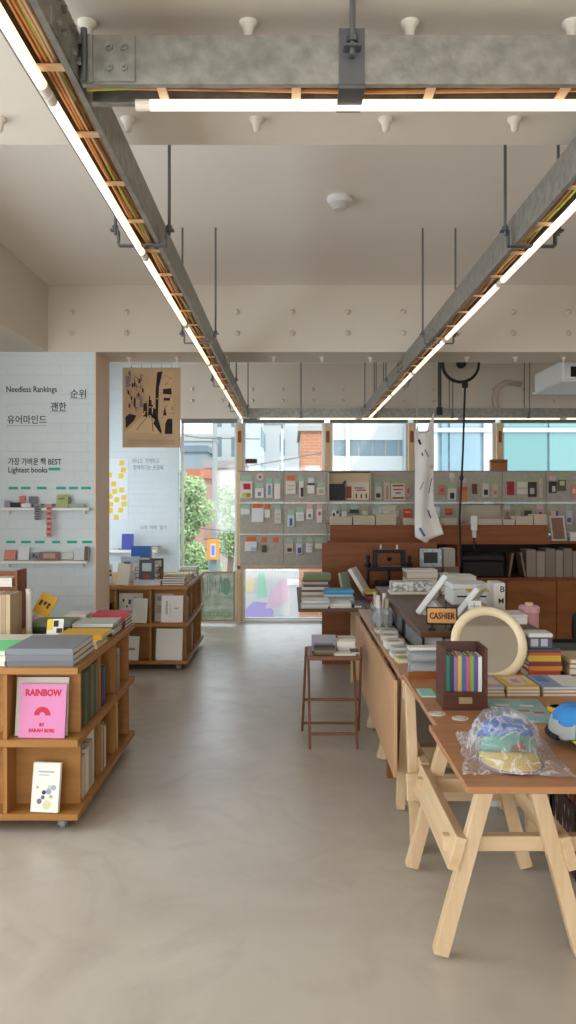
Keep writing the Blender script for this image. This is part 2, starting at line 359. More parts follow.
blob([(1.1, .3), (1.15, .7), (1.5, .6), (1.45, .25)], '#a9c9cc', -.006)
for k in range(12): B().cyl((.3+.1*k, .1, 2.9), (.3+.1*k, .1, 3.5), .012).done('railing_bar', mat('#9aa0a2', .5), o)
B().box(.2, 1.6, .08, .12, 3.48, 3.53).done('rail', mat('#9aa0a2', .5), o)
o = thing('gate_post', 'white post between mural wall and brick wall outside', 'post', (X(294, 20), 20, GZ)); B().box(-.13, .13, 0, .26, 0, 2.9).done('shaft', emat('#eeeeec', k=.62), o); B().box(-.17, .17, -.04, .3, 2.9, 3.0).done('cap', mat('#e2e2e0', .7), o)
o = thing('brick_wall', 'pale orange brick wall low outside beside the white post', 'wall', (X(299, 19), 19, GZ)); B().box(0, 2, 0, .25, 0, 3.55).done('masonry', BRICK, o); B().box(-.04, 2.04, -.04, .29, 3.55, 3.63).done('coping', CONC, o)
# utility pole, cables, banner
o = thing('utility_pole', 'grey utility pole with transformer boxes in the left window', 'pole', (X(215, 22), 22, GZ))
B().cyl((0, 0, 0), (0, 0, 8.2), .085, .065).done('shaft', emat('#bfc3c2'), o); B().cyl((0, -.22, 2.9), (0, -.22, 3.6), .17).done('transformer', emat('#9fb0b6'), o)
B().box(-.9, .9, -.05, .05, 6.9, 7.0).done('crossarm', mat('#9a9c9a', .6), o)
pole = o
for (y, pts, lab) in ((15, ((170, 524), (215, 530), (250, 531)), 'dark overhead cable crossing the middle of the left window'), (14, ((170, 543), (215, 551), (260, 560)), 'dark overhead cable sloping down across the left window'), (18, ((170, 433), (200, 438), (260, 439)), 'thin overhead cable near the top of the left window'), (16, ((236, 468), (290, 459), (340, 449)), 'cable rising across the second window')):
    y = 21.86; pp = [(X(p, y), y, Z(q, y)) for p, q in pts]
    q = Vector((X(215, 22), 22, GZ)); B().path([Vector(v)-q for v in pp], .016, 6).done('overhead_cable', mat('#5c6266', .6), pole)
o = thing('street_banner', 'orange street banner with white panel beside utility pole', 'banner', (X(213, 21.5), 21.5, Z(560, 21.5)))
B().box(-.17, .17, 0, .02, 0, .58, .01).done('cloth', emat('#f2a646', k=.75), o); B().box(-.08, .08, -.004, 0, .08, .46).done('panel', emat('#e8e6f2', k=.6), o); B().box(-.04, .04, -.007, -.004, .14, .4).done('lettering', mat('#6d78c8', .7), o)
B().box(-.25, .25, .02, .05, .56, .6).done('bracket', STEEL, o)
LEAF = noisy('leaves', '#7d9764', '#aabd8d', (2.2, 2.2, 2.2), .6, 2, 0, .35, .65)
def tree(label, x, y, zc, rx, rz_, n, blobs):
    o = thing('tree', label, 'tree', (x, y, GZ), 0, None)
    bm = B()
    for (bx, bz, br_) in blobs:
        for k in range(n):
            d = Vector((random.gauss(0, 1), random.gauss(0, 1), random.gauss(0, 1))).normalized()*br_*random.random()**.55
            p = Vector((bx, 0, zc-GZ+bz)) + d
            u = Vector((random.uniform(-1, 1), random.uniform(-1, 1), random.uniform(-1, 1))).normalized(); v = u.orthogonal().normalized()
            l = random.uniform(.035, .07); q = [p-u*l, p+v*l*.5, p+u*l, p-v*l*.5]
            bm.bm.faces.new([bm.bm.verts.new(c) for c in q])
    bm.done('foliage', LEAF, o)
    tb = B().path([(0, 0, 0), (.05, 0, 1.2), (-.05, 0, 2.6), (.1, 0, zc-GZ)], .1, 8)
    for (bx, bz, _) in blobs: tb.path([(0, 0, 2.4), (bx*.5, 0, zc-GZ+bz*.5-.3), (bx, 0, zc-GZ+bz)], .04, 6)
    tb.done('trunk', mat('#6f6152', .8), o)
tree('large light green tree filling the left part of the left window', X(188, 20), 20, 1.05, 1, 1, 1500, [(-.45, .95, .45), (.1, .7, .4), (-.5, .3, .5), (.3, .15, .42), (-.1, -.25, .42), (-.55, -.75, .5), (.1, -.95, .36), (-.35, -1.35, .4), (.3, -1.7, .35), (-.3, -1.95, .45)])
tree('smaller green tree right of the utility pole outside', X(231, 25), 25, .95, 1, 1, 1200, [(0, .6, .55), (.15, -.1, .6), (0, -.8, .55)])
tree('low green shrub tree under the street banner outside', X(206, 27), 27, -.7, 1, 1, 1000, [(-.3, 0, .5), (.2, -.3, .5), (-.6, -.5, .5)])
# ============================================================ CEILING TRACKS
ZC0, ZC1 = 2.470, 2.585   # channel underside and top
ZT = 2.464
COPPER = mat('#b9794a', .4, .3); WIRES = ['#c98a50', '#d9b48c', '#8c5a34', '#a5b23f']
def channel(b, L, w):      # inverted U along local y from 0 to L, local x 0..w
    b.box(0, .004, 0, L, ZC0, ZC1).box(w-.004, w, 0, L, ZC0, ZC1).box(.004, w-.004, 0, L, ZC1-.004, ZC1)
    b.box(.004, .016, 0, L, ZC0, ZC0+.004).box(w-.016, w-.004, 0, L, ZC0, ZC0+.004); return b
def track(label, loc, rz, L, tube_x, w, hang, n_tube, t0, mirror=False, tl=1.2):
    o = thing('lighting_track', label, 'light', loc, rz, None)
    channel(B(), L, w).done('channel', GALV, o)
    B().box(.005, w-.005, 0, L, ZC1-.008, ZC1-.005).done('glow_liner', mat('#c9a780', .5, .2), o)  # added liner, its warm tan imitates tube glow inside the channel
    cx = tube_x
    y = t0
    for k in range(n_tube):
        y1 = min(y+tl, L-.03)
        t = B().cyl((cx, y+.035, ZT), (cx, y1-.035, ZT), .013, n=14).done('light_tube', TUBEM, o, True)
        for (a, c) in ((y, y+.035), (y1-.035, y1)): B().cyl((cx, a, ZT), (cx, c, ZT), .0135, n=14).done('end_cap', mat('#e6d9c8', .4), t)
        y = y1+.008
        if y > L-.2: break
    s = (.035, .05, .065) if tube_x > w/2 else (.045, .06, .075)
    if tube_x > w/2: s = tuple(w-q for q in (.075, .06, .045))
    for k, sx in enumerate(s + (sum(s)/3, s[0]+.006, s[2]-.006, s[1]+.004)):
        n = int(L/.35)+2
        pts = [(sx+random.uniform(-.010, .010), i*L/(n-1), ZC0+.012+.022*random.random()) for i in range(n)]
        B().path(pts, .0055, 6).done('cable', mat(WIRES[k % 4], .5), o)
    for i in range(int(L/.32)):
        yy = .17+i*.32
        B().box(.006, w-.006, yy, yy+.022, ZC0+.005, ZC0+.011).done('cable_clip', mat('#d9b48c', .5, .2), o)
    for yy in hang:
        ou, inn = .05, .022
        l_, r_ = (ou, inn) if tube_x < w/2 else (inn, ou)
        st = B().box(-l_, w+r_, yy-.015, yy+.015, ZC0-.008, ZC0-.003)
        for (xa, dd) in ((-l_, -1), (w+r_, 1)):
            st.box(xa-.003, xa+.003, yy-.015, yy+.015, ZC0-.003, ZC0+.05).box(min(xa, xa+dd*.03), max(xa, xa+dd*.03), yy-.015, yy+.015, ZC0+.05, ZC0+.055)
        st = st.done('hanger_bracket', STEEL, o)
        for sx in (-l_-.012, w+r_+.012):
            B().cyl((sx, yy, ZC0+.035), (sx, yy, SLAB), .006, n=8).done('hanger_rod', mat('#77787a', .45, .7), o)
            B().cyl((sx, yy, ZC0+.055), (sx, yy, ZC0+.07), .012, n=6).done('nut', STEEL, st)
    return o
tl_ = track('galvanised lighting track with glowing tubes along the left', (-.60, .6, 0), 0, 8.48, .024, .108, [2.32, 4.14, 5.96, 7.8], 8, .02)
tr_ = track('galvanised lighting track with glowing tubes along the right', (.852, 1.908, 0), 0, 7.17, .082, .106, [1.02, 2.84, 4.66, 6.5], 7, .3)
RZ = -PI/2   # local y -> world +x, local x -> world -y
tf_ = track('galvanised lighting track crossing nearest the camera', (-.486, 1.9, 0), RZ, 4.6, .02, .104, [], 4, .11)
tb_ = track('galvanised lighting track running above the back windows', (-.49, 9.2, 0), RZ, 5.0, .085, .106, [.62, 1.5, 2.4, 3.3], 5, .1)
tc_ = None
# the one rod pair and strap that carries the nearest track, and its bolted joint plates
st = B().box(-.004, .108, .60, .66, ZC0-.012, ZC0-.004).box(.105, .110, .60, .66, ZC0-.004, ZC1+.005).box(-.008, -.003, .60, .66, ZC0-.004, ZC1+.005).box(-.008, .110, .60, .66, ZC1+.005, ZC1+.012).done('hanger_strap', STEEL, tf_)
for sx in (.125,): 
    B().cyl((sx, .63, ZC1-.06), (sx, .63, BM), .007, n=8).done('hanger_rod', mat('#77787a', .45, .7), tf_); B().cyl((sx, .63, ZC1-.03), (sx, .63, ZC1-.015), .014, n=6).done('nut', STEEL, st); B().box(.108, .14, .61, .65, ZC1-.045, ZC1-.04).done('lug', STEEL, st)
def plate(o, y0, y1, ys):
    p = B().box(.1045, .109, y0, y1, ZC0+.004, ZC1-.003).done('joint_plate', GALV, o)
    for yy in ys:
        for zz in (ZC0+.035, ZC1-.032):
            B().cyl((.108, yy, zz), (.116, yy, zz), .010, n=6).cyl((.115, yy, zz), (.124, yy, zz), .005, n=8).done('bolt', mat('#a3a39e', .35, .8), p)
plate(tf_, .01, .125, (.065, .10))
def plate_side(o, y0, y1, x, d):
    p = B().box(x-.002, x+.003, y0, y1, ZC0+.006, ZC1-.004).done('joint_plate', GALV, o)
    for yy in (y0+.03, y0+.07, y1-.07, y1-.03):
        for zz in (ZC0+.033, ZC1-.033): B().cyl((x, yy, zz), (x+d*.014, yy, zz), .009, n=6).done('bolt', mat('#8f8f8b', .35, .8), p)
plate_side(tl_, .98, 1.19, .109, 1); plate_side(tl_, 4.9, 5.15, .109, 1); plate_side(tr_, 3.9, 4.15, -.002, -1)
o = thing('corner_bracket', 'steel hinge bracket joining left track to nearest cross track', 'bracket', (-.488, 1.79, ZC0))
B().box(.002, .03, -.006, .0, .0, .11).done('leaf', GALV, o); B().cyl((.012, -.012, -.004), (.012, -.012, .118), .008).done('pin', STEEL, o)
# smoke detector on the slab
o = thing('smoke_detector', 'round white smoke detector on the ceiling', 'detector', (X(340, 4.27), 4.27, SLAB))
B().lathe([(.072, 0), (.072, -.02), (.06, -.03)], n=24).done('base', PW, o, False); B().lathe([(.055, -.03), (.055, -.045), (.035, -.058), (.034, -.066)], n=24).done('sensor_head', mat('#d9d7d2', .5), o)
# dark pipe, cable reel with hanging cord
o = thing('conduit_pipe', 'dark vertical pipe hanging left of the cable reel', 'pipe', (X(439.6, 8.9), 8.9, 2.5)); B().cyl((0, 0, 0), (0, 0, SLAB-2.5), .022).done('shaft', mat('#55544f', .5, .5), o); B().cyl((0, 0, -.02), (0, 0, .07), .035).done('end_clamp', DARK, o)
ry = 7.85; rx, rz = X(460.5, ry), Z(364, ry)
o = thing('cable_reel', 'round cable reel mounted high above the counter', 'reel', (rx, ry, rz))
RM = Euler((PI/2, 0, 0)).to_matrix().to_4x4()
B().lathe([(.17, -.02), (.17, .02)], n=32, M=RM).done('drum', mat('#b8ac9c', .6), o)
B().path([(math.cos(a*PI/18)*.18, 0, math.sin(a*PI/18)*.18) for a in range(36)], .02, 8, True).done('rim', BLACK, o)
B().cyl((0, -.05, 0), (0, .05, 0), .05).done('hub', DARK, o); B().box(-.02, .02, .03, .06, 0, SLAB-rz).done('bracket', STEEL, o)
cx, cz = X(465, ry), Z(386, ry)
c = B().path([(cx-rx-.02, 0, cz-rz+.06), (cx-rx, 0, cz-rz), (X(463, ry)-rx, 0, Z(450, ry)-rz), (X(460, ry)-rx, .02, Z(520, ry)-rz), (X(459, ry)-rx, -.1, Z(566, ry)-rz)], .011, 8).done('cord', BLACK, o)
B().box(cx-rx-.03, cx-rx+.03, -.02, .02, cz-rz-.02, cz-rz+.04, .01).done('stopper', DARK, c)
B().ball((X(461.5, ry)-rx, 0, Z(478, ry)-rz), .022, (1, 1, 1.6)).done('knot', DARK, c)
# air conditioner at the right edge and its pipe
o = thing('air_conditioner', 'white ceiling air conditioner with dark vent at right edge', 'air conditioner', (X(606, 7.4), 7.4, Z(380, 7.4)))
B().box(-.42, .6, 0, .85, 0, .2, .02).done('casing', PW, o); B().box(-.34, .5, -.004, .03, .03, .13).done('vent', BLACK, o); B().box(-.44, .62, -.03, .87, -.02, 0, .008).done('panel', PW, o)
B().cyl((.1, .4, .2), (.1, .4, SLAB-Z(380, 7.4)), .02).done('hanger_rod', STEEL, o)
o = thing('drain_pipe', 'curved beige pipe beside the air conditioner', 'pipe', (X(496, 9.3), 9.3, 0))
B().path([(.3, 0, 2.9), (.12, 0, 2.92), (.02, 0, 2.86), (-.02, 0, 2.74), (0, 0, 2.62), (.05, 0, 2.52)], .035, 10).done('bend', mat('#c9b6a2', .6), o, True); B().cyl((.05, 0, 2.50), (.05, 0, 2.54), .045).done('collar', mat('#c4b5a6', .6), o)
# hanging white cloth with blue strokes
cy = 7.6; o = thing('hanging_banner', 'white twisted cloth banner with blue strokes hanging from the ceiling', 'banner', (X(429, cy), cy, 0))
bm = B(); NX, NZ = 14, 40; g = []
def edge(t):   # left and right px for py
    py = 415+t*130
    l = 415 + (2 if t < .1 else 0); r = 434 if t < .75 else 434+(t-.75)*36
    return py, l, r
for j in range(NZ+1):
    row = []
    for i in range(NX+1):
        u = i/NX; t = j/NZ; py, l, r = edge(t)
        if t < .12: # swallow tail top: two raised corners
            top = 425+ (25*u/.35 if u < .35 else 25-(u-.35)/.65*37)*.9; py = top+(t/.12)*(430.6-top) if top < 430.6 else max(py, top+(t/.12)*3)
        low = 540 + (5 if u < .5 else 0) - (12*(u-.5) if u > .5 else 0) - (16*(.5-u) if u < .5 else 0)
        if t < .12 and u > .5: py = min(py, 434-22*(u-.5)/.5+(t/.12)*14)
        py = min(py, 425+(low-425)*((py-425)/120)) if py > 470 else py
        x = X(l+(r-l)*u, cy)-X(429, cy); y = .022*math.sin(u*7+t*3.0)*(.4+t)+.012*math.sin(t*9+u*2)
        row.append(bm.bm.verts.new((x, y, Z(py, cy))))
    g.append(row)
for j in range(NZ):
    for i in range(NX): bm.bm.faces.new((g[j][i], g[j][i+1], g[j+1][i+1], g[j+1][i]))
cl = bm.done('cloth', noisy('white_cotton', '#e4ddd6', '#efeae4', (3, 3, 3), .9), o, True)
sm = cl.modifiers.new('thick', 'SOLIDIFY'); sm.thickness = .004
for (a, q, c2, q2, wd, cc) in ((419, 528, 424, 536, .022, '#3f6fb0'), (428, 493, 431, 478, .008, '#55596b'), (418, 440, 420, 445, .02, '#34364a'), (424, 450, 428, 457, .01, '#5d6076'), (427, 510, 430, 518, .014, '#4a5170'), (421, 453, 422, 456, .012, '#4a5170'), (419, 490, 423, 482, .008, '#8d8a98')):
    B().bar((X(a, cy)-X(429, cy), -.042, Z(q, cy)), (X(c2, cy)-X(429, cy), -.042, Z(q2, cy)), wd, .002, (0, 1, 0)).done('painted_stroke', mat(cc, .8), o)
for p, q in ((417, 426), (434, 414)): B().cyl((X(p, cy)-X(429, cy), 0, Z(q+2, cy)), (X(p, cy)-X(429, cy), 0, SLAB), .003, n=6).done('string', mat('#cfc8bd', .6), o)
# poster hanging left
py_ = 6.9; o = thing('hanging_poster', 'kraft paper poster with ink street drawing hanging on a rail', 'poster', (X(122.5, py_), py_, 0))
x1 = X(180.5, py_)-X(122.5, py_); z0, z1 = Z(447.5, py_), Z(367.5, py_)
B().box(0, x1, 0, .004, z0, z1).done('sheet', noisy('kraft', '#c2a07a', '#ccac88', (4, 4, 4), .8), o)
rl = B().cyl((.06, 0, z1+.035), (x1-.06, 0, z1+.035), .009).done('rail', PW, o)
for k in range(5): B().cyl((.08+k*.09, 0, z1-.005), (.08+k*.09, 0, z1+.035), .002, n=6).done('hook', STEEL, o)
for k in (.1, x1-.1): B().cyl((k, 0, z1+.035), (k, 0, SLAB), .0025, n=6).done('wire', STEEL, o)
INK = mat('#2a2021', .8); INK2 = mat('#8d7a78', .8); INK3 = mat('#d6b48a', .8)
def ink(pts, m_=INK, n='ink_stroke', lay=0):    # u,v in sheet fractions
    B().prism([(u*x1, z0+v*(z1-z0)) for u, v in pts], -.0015-.0006*lay, .001).done(n, m_, o)
ink([(.03, .19), (.03, .95), (.45, .6), (.45, .42), (.28, .36)], mat('#c39c78', .8)); ink([(.45, .42), (.45, .62), (.72, .95), (.88, .95), (.88, .3), (.62, .3)], mat('#cda884', .8))
ink([(.08, .2), (.4, .42), (.55, .42), (.72, .18), (.6, .17)], INK3)
for p in ([(.6, .94), (.69, .95), (.63, .75), (.61, .36), (.57, .36), (.57, .72)], [(.7, .73), (.84, .74), (.85, .66), (.7, .67)], [(.71, .62), (.82, .62), (.82, .585), (.71, .585)], [(.73, .17), (.74, .3), (.78, .36), (.86, .36), (.86, .17)],
          [(.7, .4), (.73, .52), (.76, .4)], [(.36, .38), (.36, .55), (.42, .56), (.43, .4)], [(.44, .4), (.46, .66), (.5, .6), (.51, .4)], [(.52, .4), (.53, .5), (.57, .48), (.57, .38)], [(.06, .24), (.05, .38), (.12, .42), (.24, .4), (.2, .34)], [(.19, .53), (.2, .64), (.23, .6), (.22, .48)], [(.53, .3), (.6, .4), (.68, .2), (.66, .17)]): ink(p, INK, lay=2)
for p in ([(.06, .75), (.05, .9), (.12, .88), (.14, .76)], [(.2, .8), (.2, .88), (.26, .76), (.25, .72)], [(.29, .5), (.3, .66), (.35, .62), (.35, .5)], [(.3, .88), (.31, .93), (.34, .86), (.33, .82)]): ink(p, INK2, lay=1)
for k in range(3): ink([(.1, .045+.022*k), (.1, .05+.022*k), (.9, .05+.022*k), (.9, .045+.022*k)], INK2, 'caption_line', 1)
for (a, b2) in (((.44, .4), (.24, .22)), ((.5, .4), (.52, .2))): ink([a, (a[0]+.008, a[1]), (b2[0]+.012, b2[1]), b2], INK, lay=2)
for k in range(46):
    u, v = random.uniform(.06, .34), random.uniform(.42, .94); ink([(u, v), (u+.005, v+.05), (u+.03, v+.03), (u+.026, v-.02)] if k % 2 else [(u, v), (u, v+.006), (u+.06, v-.02), (u+.06, v-.026)], (INK, INK2, INK2)[k % 3], lay=2)
for k in range(22):
    u, v = random.uniform(.66, .88), random.uniform(.3, .92); ink([(u, v), (u+.03, v+.012), (u+.035, v+.006), (u+.004, v-.006)], INK if k % 2 else INK2, lay=2)
for k in range(26):
    u, v, r = random.uniform(.36, .62), random.uniform(.36, .64), random.uniform(.008, .02)
    ink([(u+r*math.cos(q*PI/3), v+r*.7*math.sin(q*PI/3)) for q in range(6)], INK if k % 3 else INK3, lay=3+k % 3)
# ============================================================ LEFT SIDE: rolling bookcases
def caster(o, x, y, big=1.0):
    c = B().box(x-.028, x+.028, y-.028, y+.028, .052, .058).box(x-.02, x-.015, y-.02, y+.02, .02, .054).box(x+.015, x+.02, y-.02, y+.02, .02, .054).done('caster', mat('#8d8d8a', .4, .7), o)
    B().cyl((x-.012, y, .026), (x+.012, y, .026), .026, n=16).done('wheel', mat('#8f8d88', .5), c)
def bookcase(label, x0, x1, y0, y1, front_div, side_div, inset=.13):
    o = thing('rolling_bookcase', label, 'bookcase', (x0, y0, 0)); w, d = x1-x0, y1-y0
    px, py = ply('x'), ply('y')
    for n, (za, zb) in (('top_board', (.715, .745)), ('middle_shelf', (.388, .420)), ('base_board', (.058, .086))):
        B().box(0, w, 0, d, za, zb, .002).done(n, px, o)
    pz = ply('z')
    yb = inset; yf = d-.06; xr = w-.024
    for (za, zb) in ((.086, .388), (.42, .715)):
        B().box(.02, xr, yb, yb+.018, za, zb).done('back_panel', px, o)
        B().box(.02, xr, yf-.018, yf, za, zb).done('end_panel', px, o)
        for y in side_div: B().box(xr-.30, xr, y-y0-.009, y-y0+.009, za, zb).done('divider', pz, o)
        for x in front_div: B().box(x-x0-.009, x-x0+.009, .012, yb, za, zb).done('divider', pz, o)
        B().box(xr-.318, xr-.30, yb+.018, yf-.018, za, zb).done('inner_panel', py, o)
    for (cx_, cy_) in ((.1, .07), (w-.085, .07), (.1, d-.07), (w-.085, d-.07)): caster(o, cx_, cy_)
    return o
bookcase('rolling plywood bookcase in the left foreground with the pink rainbow book', -2.15, -.953, 3.46, 4.73, (-1.285, -1.62, -1.95), (3.97, 4.31))
bookcase('rolling plywood bookcase further back beside the window', -2.2, -.902, 6.75, 8.08, (-1.227, -1.535, -1.85), (7.27, 7.66))
T = .745
def lean(a=10): return (math.radians(90-a), 0, 0)
# --- front display cells of the near bookcase
o = book('white large-format book leaning behind the pink rainbow book', .238, .262, .012, (-1.258, 3.530, .421), lean(8), '#d9cfc4', name='display_book')
o = book('pink rainbow paperback leaning on the middle shelf of near bookcase', .212, .24, .007, (-1.232, 3.500, .421), (math.radians(82), 0, math.radians(-3)), '#d884b0', name='display_book')
RED = mat('#c3213f', .5)
t = text('RAINBOW', .040, (.022, .187, .0075), (0, 0, 0), RED, 'title_lettering', o, bold=.0019); t.scale.x = .168/(max(v.co.x for v in t.data.vertices)-min(v.co.x for v in t.data.vertices))
text('BY', .020, (.105, .052, .0075), (0, 0, 0), RED, 'author_lettering', o, bold=.001, align='CENTER'); text('SARAH BOR!', .021, (.105, .026, .0075), (0, 0, 0), RED, 'author_lettering', o, bold=.001, align='CENTER')
arc = [(.105+.038*math.cos(a*PI/14), .1+.038*math.sin(a*PI/14)) for a in range(15)]+[(.105+.014*math.cos(a*PI/14), .1+.014*math.sin(a*PI/14)) for a in range(14, -1, -1)]
B().prism(arc, -.0015, .0005, Matrix(((1, 0, 0, 0), (0, 0, 1, 0), (0, -1, 0, .007), (0, 0, 0, 1)))).done('rainbow_arch', RED, o)
o = book('slim white booklet with small drawings on the base shelf of near bookcase', .128, .215, .02, (-1.172, 3.50, .087), (math.radians(80), 0, math.radians(-6)), '#e9e4da', name='display_book', prints=((.2, .78, .80, .83, '#9fb6bd'), (.22, .6, .74, .76, '#b9b7b0')))
for (u, v, c_, r) in ((.45, .4, '#3b3f4c', .01), (.42, .3, '#56597a', .009), (.3, .22, '#7d6b82', .012), (.62, .42, '#8fa3bd', .013), (.8, .5, '#9db1c9', .012), (.66, .5, '#c7ccb2', .012), (.72, .32, '#c9a86a', .008), (.58, .15, '#d8cfa2', .02), (.2, .5, '#a7a7a7', .006)):
    B().lathe([(r, .0), (r, .0012)], (u*.128, v*.215, .0196), 10).done('cover_drawing', mat(c_, .6), o)
# --- side cells (spines toward the aisle)
def shelf_row(where, x, y0, z, specs, group, first=''):
    y = y0
    for k, (t, h, c_, d) in enumerate(specs):
        book(f"{['first','second','third','fourth','fifth','sixth'][k]} book from left, {c_[1]}, {where}", d, h, t, (x, y, z), SPINE_PX, c_[0], group, name='book')
        y += t+.0015
XS = -.953-.027
shelf_row('in upper first side cell of near bookcase', XS, 3.615, .421, [(.055, .262, ('#2c3b2c', 'blackish green'), .19), (.062, .255, ('#55603a', 'olive'), .19), (.05, .25, ('#3c4a34', 'dark green'), .19), (.065, .262, ('#6d7050', 'grey green'), .19), (.035, .265, ('#3b4638', 'deep green'), .19), (.035, .258, ('#7c8061', 'pale olive'), .19)], 'green books in the near bookcase')
shelf_row('in upper middle side cell of near bookcase', XS, 4.01, .421, [(.04, .20, ('#38394f', 'navy'), .16), (.03, .21, ('#5c5570', 'violet'), .16), (.03, .2, ('#2d3142', 'dark blue'), .16)], 'books in the upper middle cell')
shelf_row('in upper far side cell of near bookcase', XS, 4.36, .421, [(.02, .22, ('#a08668', 'tan'), .16), (.02, .2, ('#7b5d45', 'brown'), .16), (.02, .23, ('#c3b6a0', 'cream'), .16)], 'books in the upper far cell')
shelf_row('in lower first side cell of near bookcase', XS, 3.62, .087, [(.075, .2, ('#cfc4b3', 'ivory'), .17), (.05, .215, ('#e3ded2', 'white'), .17), (.075, .23, ('#b7ac98', 'grey beige'), .17), (.03, .27, ('#ded7c8', 'off-white'), .17)], 'pale books in the lower first cell')
shelf_row('in lower middle side cell of near bookcase', XS, 4.0, .087, [(.03, .24, ('#bdb09a', 'beige'), .17), (.03, .25, ('#8d7c66', 'taupe'), .17), (.04, .22, ('#d8d0c0', 'cream'), .17)], 'books in the lower middle cell')
shelf_row('in lower far side cell of near bookcase', XS, 4.36, .087, [(.02, .27, ('#d2b45c', 'mustard'), .17), (.03, .22, ('#6f5a44', 'brown'), .17)], 'books in the lower far cell')
# --- on top of the near bookcase
def pile(x, y, w, d, specs, where, group, rz=0, z=T, jitter=.006, front=False):
    zz = z; n = len(specs)
    names = {1: ['single'], 2: ['bottom', 'top'], 3: ['bottom', 'middle', 'top']}.get(n, ['bottom']+['second lowest', 'third lowest', 'fourth lowest', 'fifth lowest', 'sixth lowest', 'seventh lowest'][:n-2]+['top'])
    for k, (h, c_, nm, *pr) in enumerate(specs):
        r = rz+random.uniform(-.02, .02)*(k > 0)
        lab = f"{nm} book {where}" if n == 1 else f"{nm} book, {names[k]} of the pile {where}"
        P_ = (x+random.uniform(-jitter, jitter), y+random.uniform(-jitter, jitter), zz)
        if front: book(lab, d, w, h, (P_[0]+w, P_[1], zz), (0, 0, PI/2+r), c_, group, prints=pr[0] if pr else ())
        else: book(lab, w, d, h, P_, (0, 0, r), c_, group, prints=pr[0] if pr else ())
        zz += h+.0004
    return zz
pile(-1.285, 3.49, .302, .36, [(.026, '#6f7075', 'dark grey'), (.026, '#77787d', 'dark grey'), (.028, '#808187', 'dark grey')], 'at the front corner of near bookcase', 'thick grey books', jitter=.002, front=True)
pile(-1.62, 3.50, .325, .27, [(.022, '#e8e4da', 'white'), (.024, '#e5e2da', 'white'), (.024, '#6fd68a', 'bright green')], 'at the left end of near bookcase front', 'books at the left front', jitter=.003)
pile(-1.17, 3.90, .19, .24, [(.018, '#dccba0', 'cream'), (.018, '#e0cfa6', 'cream')], 'behind the grey books', 'cream and yellow books', front=True, jitter=.003)
pile(-1.205, 3.95, .235, .23, [(.022, '#d9a41c', 'yellow')], 'on the cream books behind the grey books', 'cream and yellow books', z=T+.0372, front=True)
pile(-1.20, 4.25, .222, .24, [(.020, '#3a3632', 'black'), (.018, '#c9bfa9', 'beige'), (.014, '#55524c', 'dark'), (.018, '#b9bfb2', 'pale grey green')], 'halfway along the near bookcase edge', 'grey green pile', front=True)
pile(-1.17, 4.52, .205, .19, [(.02, '#8c2430', 'dark red'), (.02, '#3f3a39', 'black'), (.022, '#a92638', 'red'), (.02, '#b82a3e', 'bright red')], 'at the far aisle corner of near bookcase', 'red pile', front=True)
pile(-1.45, 4.30, .23, .2, [(.024, '#2f3a2c', 'dark green'), (.022, '#3f4a37', 'green'), (.024, '#74836a', 'sage')], 'left of the grey green pile', 'green pile', front=True)
pile(-1.33, 4.53, .13, .16, [(.03, '#dedad2', 'white'), (.03, '#e4e0d8', 'white'), (.02, '#d6d0c6', 'off-white')], 'left of the red pile', 'white pile', front=True)
pile(-1.64, 3.80, .37, .24, [(.026, '#cfc5b2', 'cream'), (.024, '#d8d0bf', 'wide cream')], 'behind the green and grey books', 'cream flat books', jitter=.003)
o = book('small yellow and white booklet with black blots on near bookcase', .085, .085, .01, (-1.296, 4.10, T+.035), (math.radians(66), 0, .1), '#e5e1d2', name='booklet', cat='booklet', prints=((0, .35, .3, 1, '#dfc22f'), (.4, .7, .5, .9, '#2b2926'), (.6, .95, .1, .4, '#2b2926')))
B().box(0, .085, -.034, -.001, .0, .03).done('stand', mat('#d9d2c2', .5), o)
o = book('yellow book with black lettering tilted on a stand on near bookcase', .10, .13, .012, (-1.545, 4.62, T+.088), (math.radians(76), math.radians(0), 0), '#dba21a', name='display_book')
o.rotation_euler = (Matrix.Rotation(math.radians(26), 3, 'Y') @ Euler((math.radians(76), 0, 0)).to_matrix()).to_euler()
for k, s_ in enumerate((.0, .026, .052)): B().box(.014+s_*.95, .028+s_*.95, .05+.012*(k % 2), .085, .0115, .0128).done('cover_lettering', mat('#43361c', .6), o); B().box(.014+s_*.95, .034+s_*.95, .075, .082, .0115, .0128).done('cover_lettering', mat('#43361c', .6), o)
B().box(.02, .09, -.06, -.001, -.0, .012).done('stand', mat('#c9bfae', .5), o)
o = thing('poster_tube', 'upright white cardboard tube beside the yellow tilted book', 'tube', (-1.43, 4.22, T)); B().cyl((0, 0, 0), (0, 0, .26), .017, n=16).done('tube_body', mat('#d8d2c8', .6), o); B().cyl((0, 0, .26), (0, 0, .27), .0185, n=16).done('cap', mat('#c1bab0', .5), o)
for k, (c_, nm) in enumerate((('#e4e6e6', 'white'), ('#d9dbd6', 'pale grey'), ('#d7c9b4', 'buff'), ('#c3ab8b', 'light brown'), ('#a98e6d', 'brown'), ('#bca27f', 'tan'))):
    book(f"{nm} upright file standing in the row at left edge, place {['one','two','three','four','five','six'][k]}", .18, .255, .023, (-1.625+.0245*k, 4.07, T), SPINE_NY, c_, 'upright files at the left edge', 'file', 'file')
o = thing('wooden_book_stand', 'brown wooden book stand behind upright files at left edge', 'stand', (-1.82, 4.46, T)); rw = redwood('x')
B().box(0, .24, 0, .16, 0, .012).done('base', rw, o); B().box(.226, .24, 0, .16, .012, .345).done('side_panel', redwood('z'), o); B().box(0, .226, .145, .16, .012, .33).done('back_panel', rw, o); B().box(0, .226, 0, .145, .24, .252).done('shelf', rw, o)
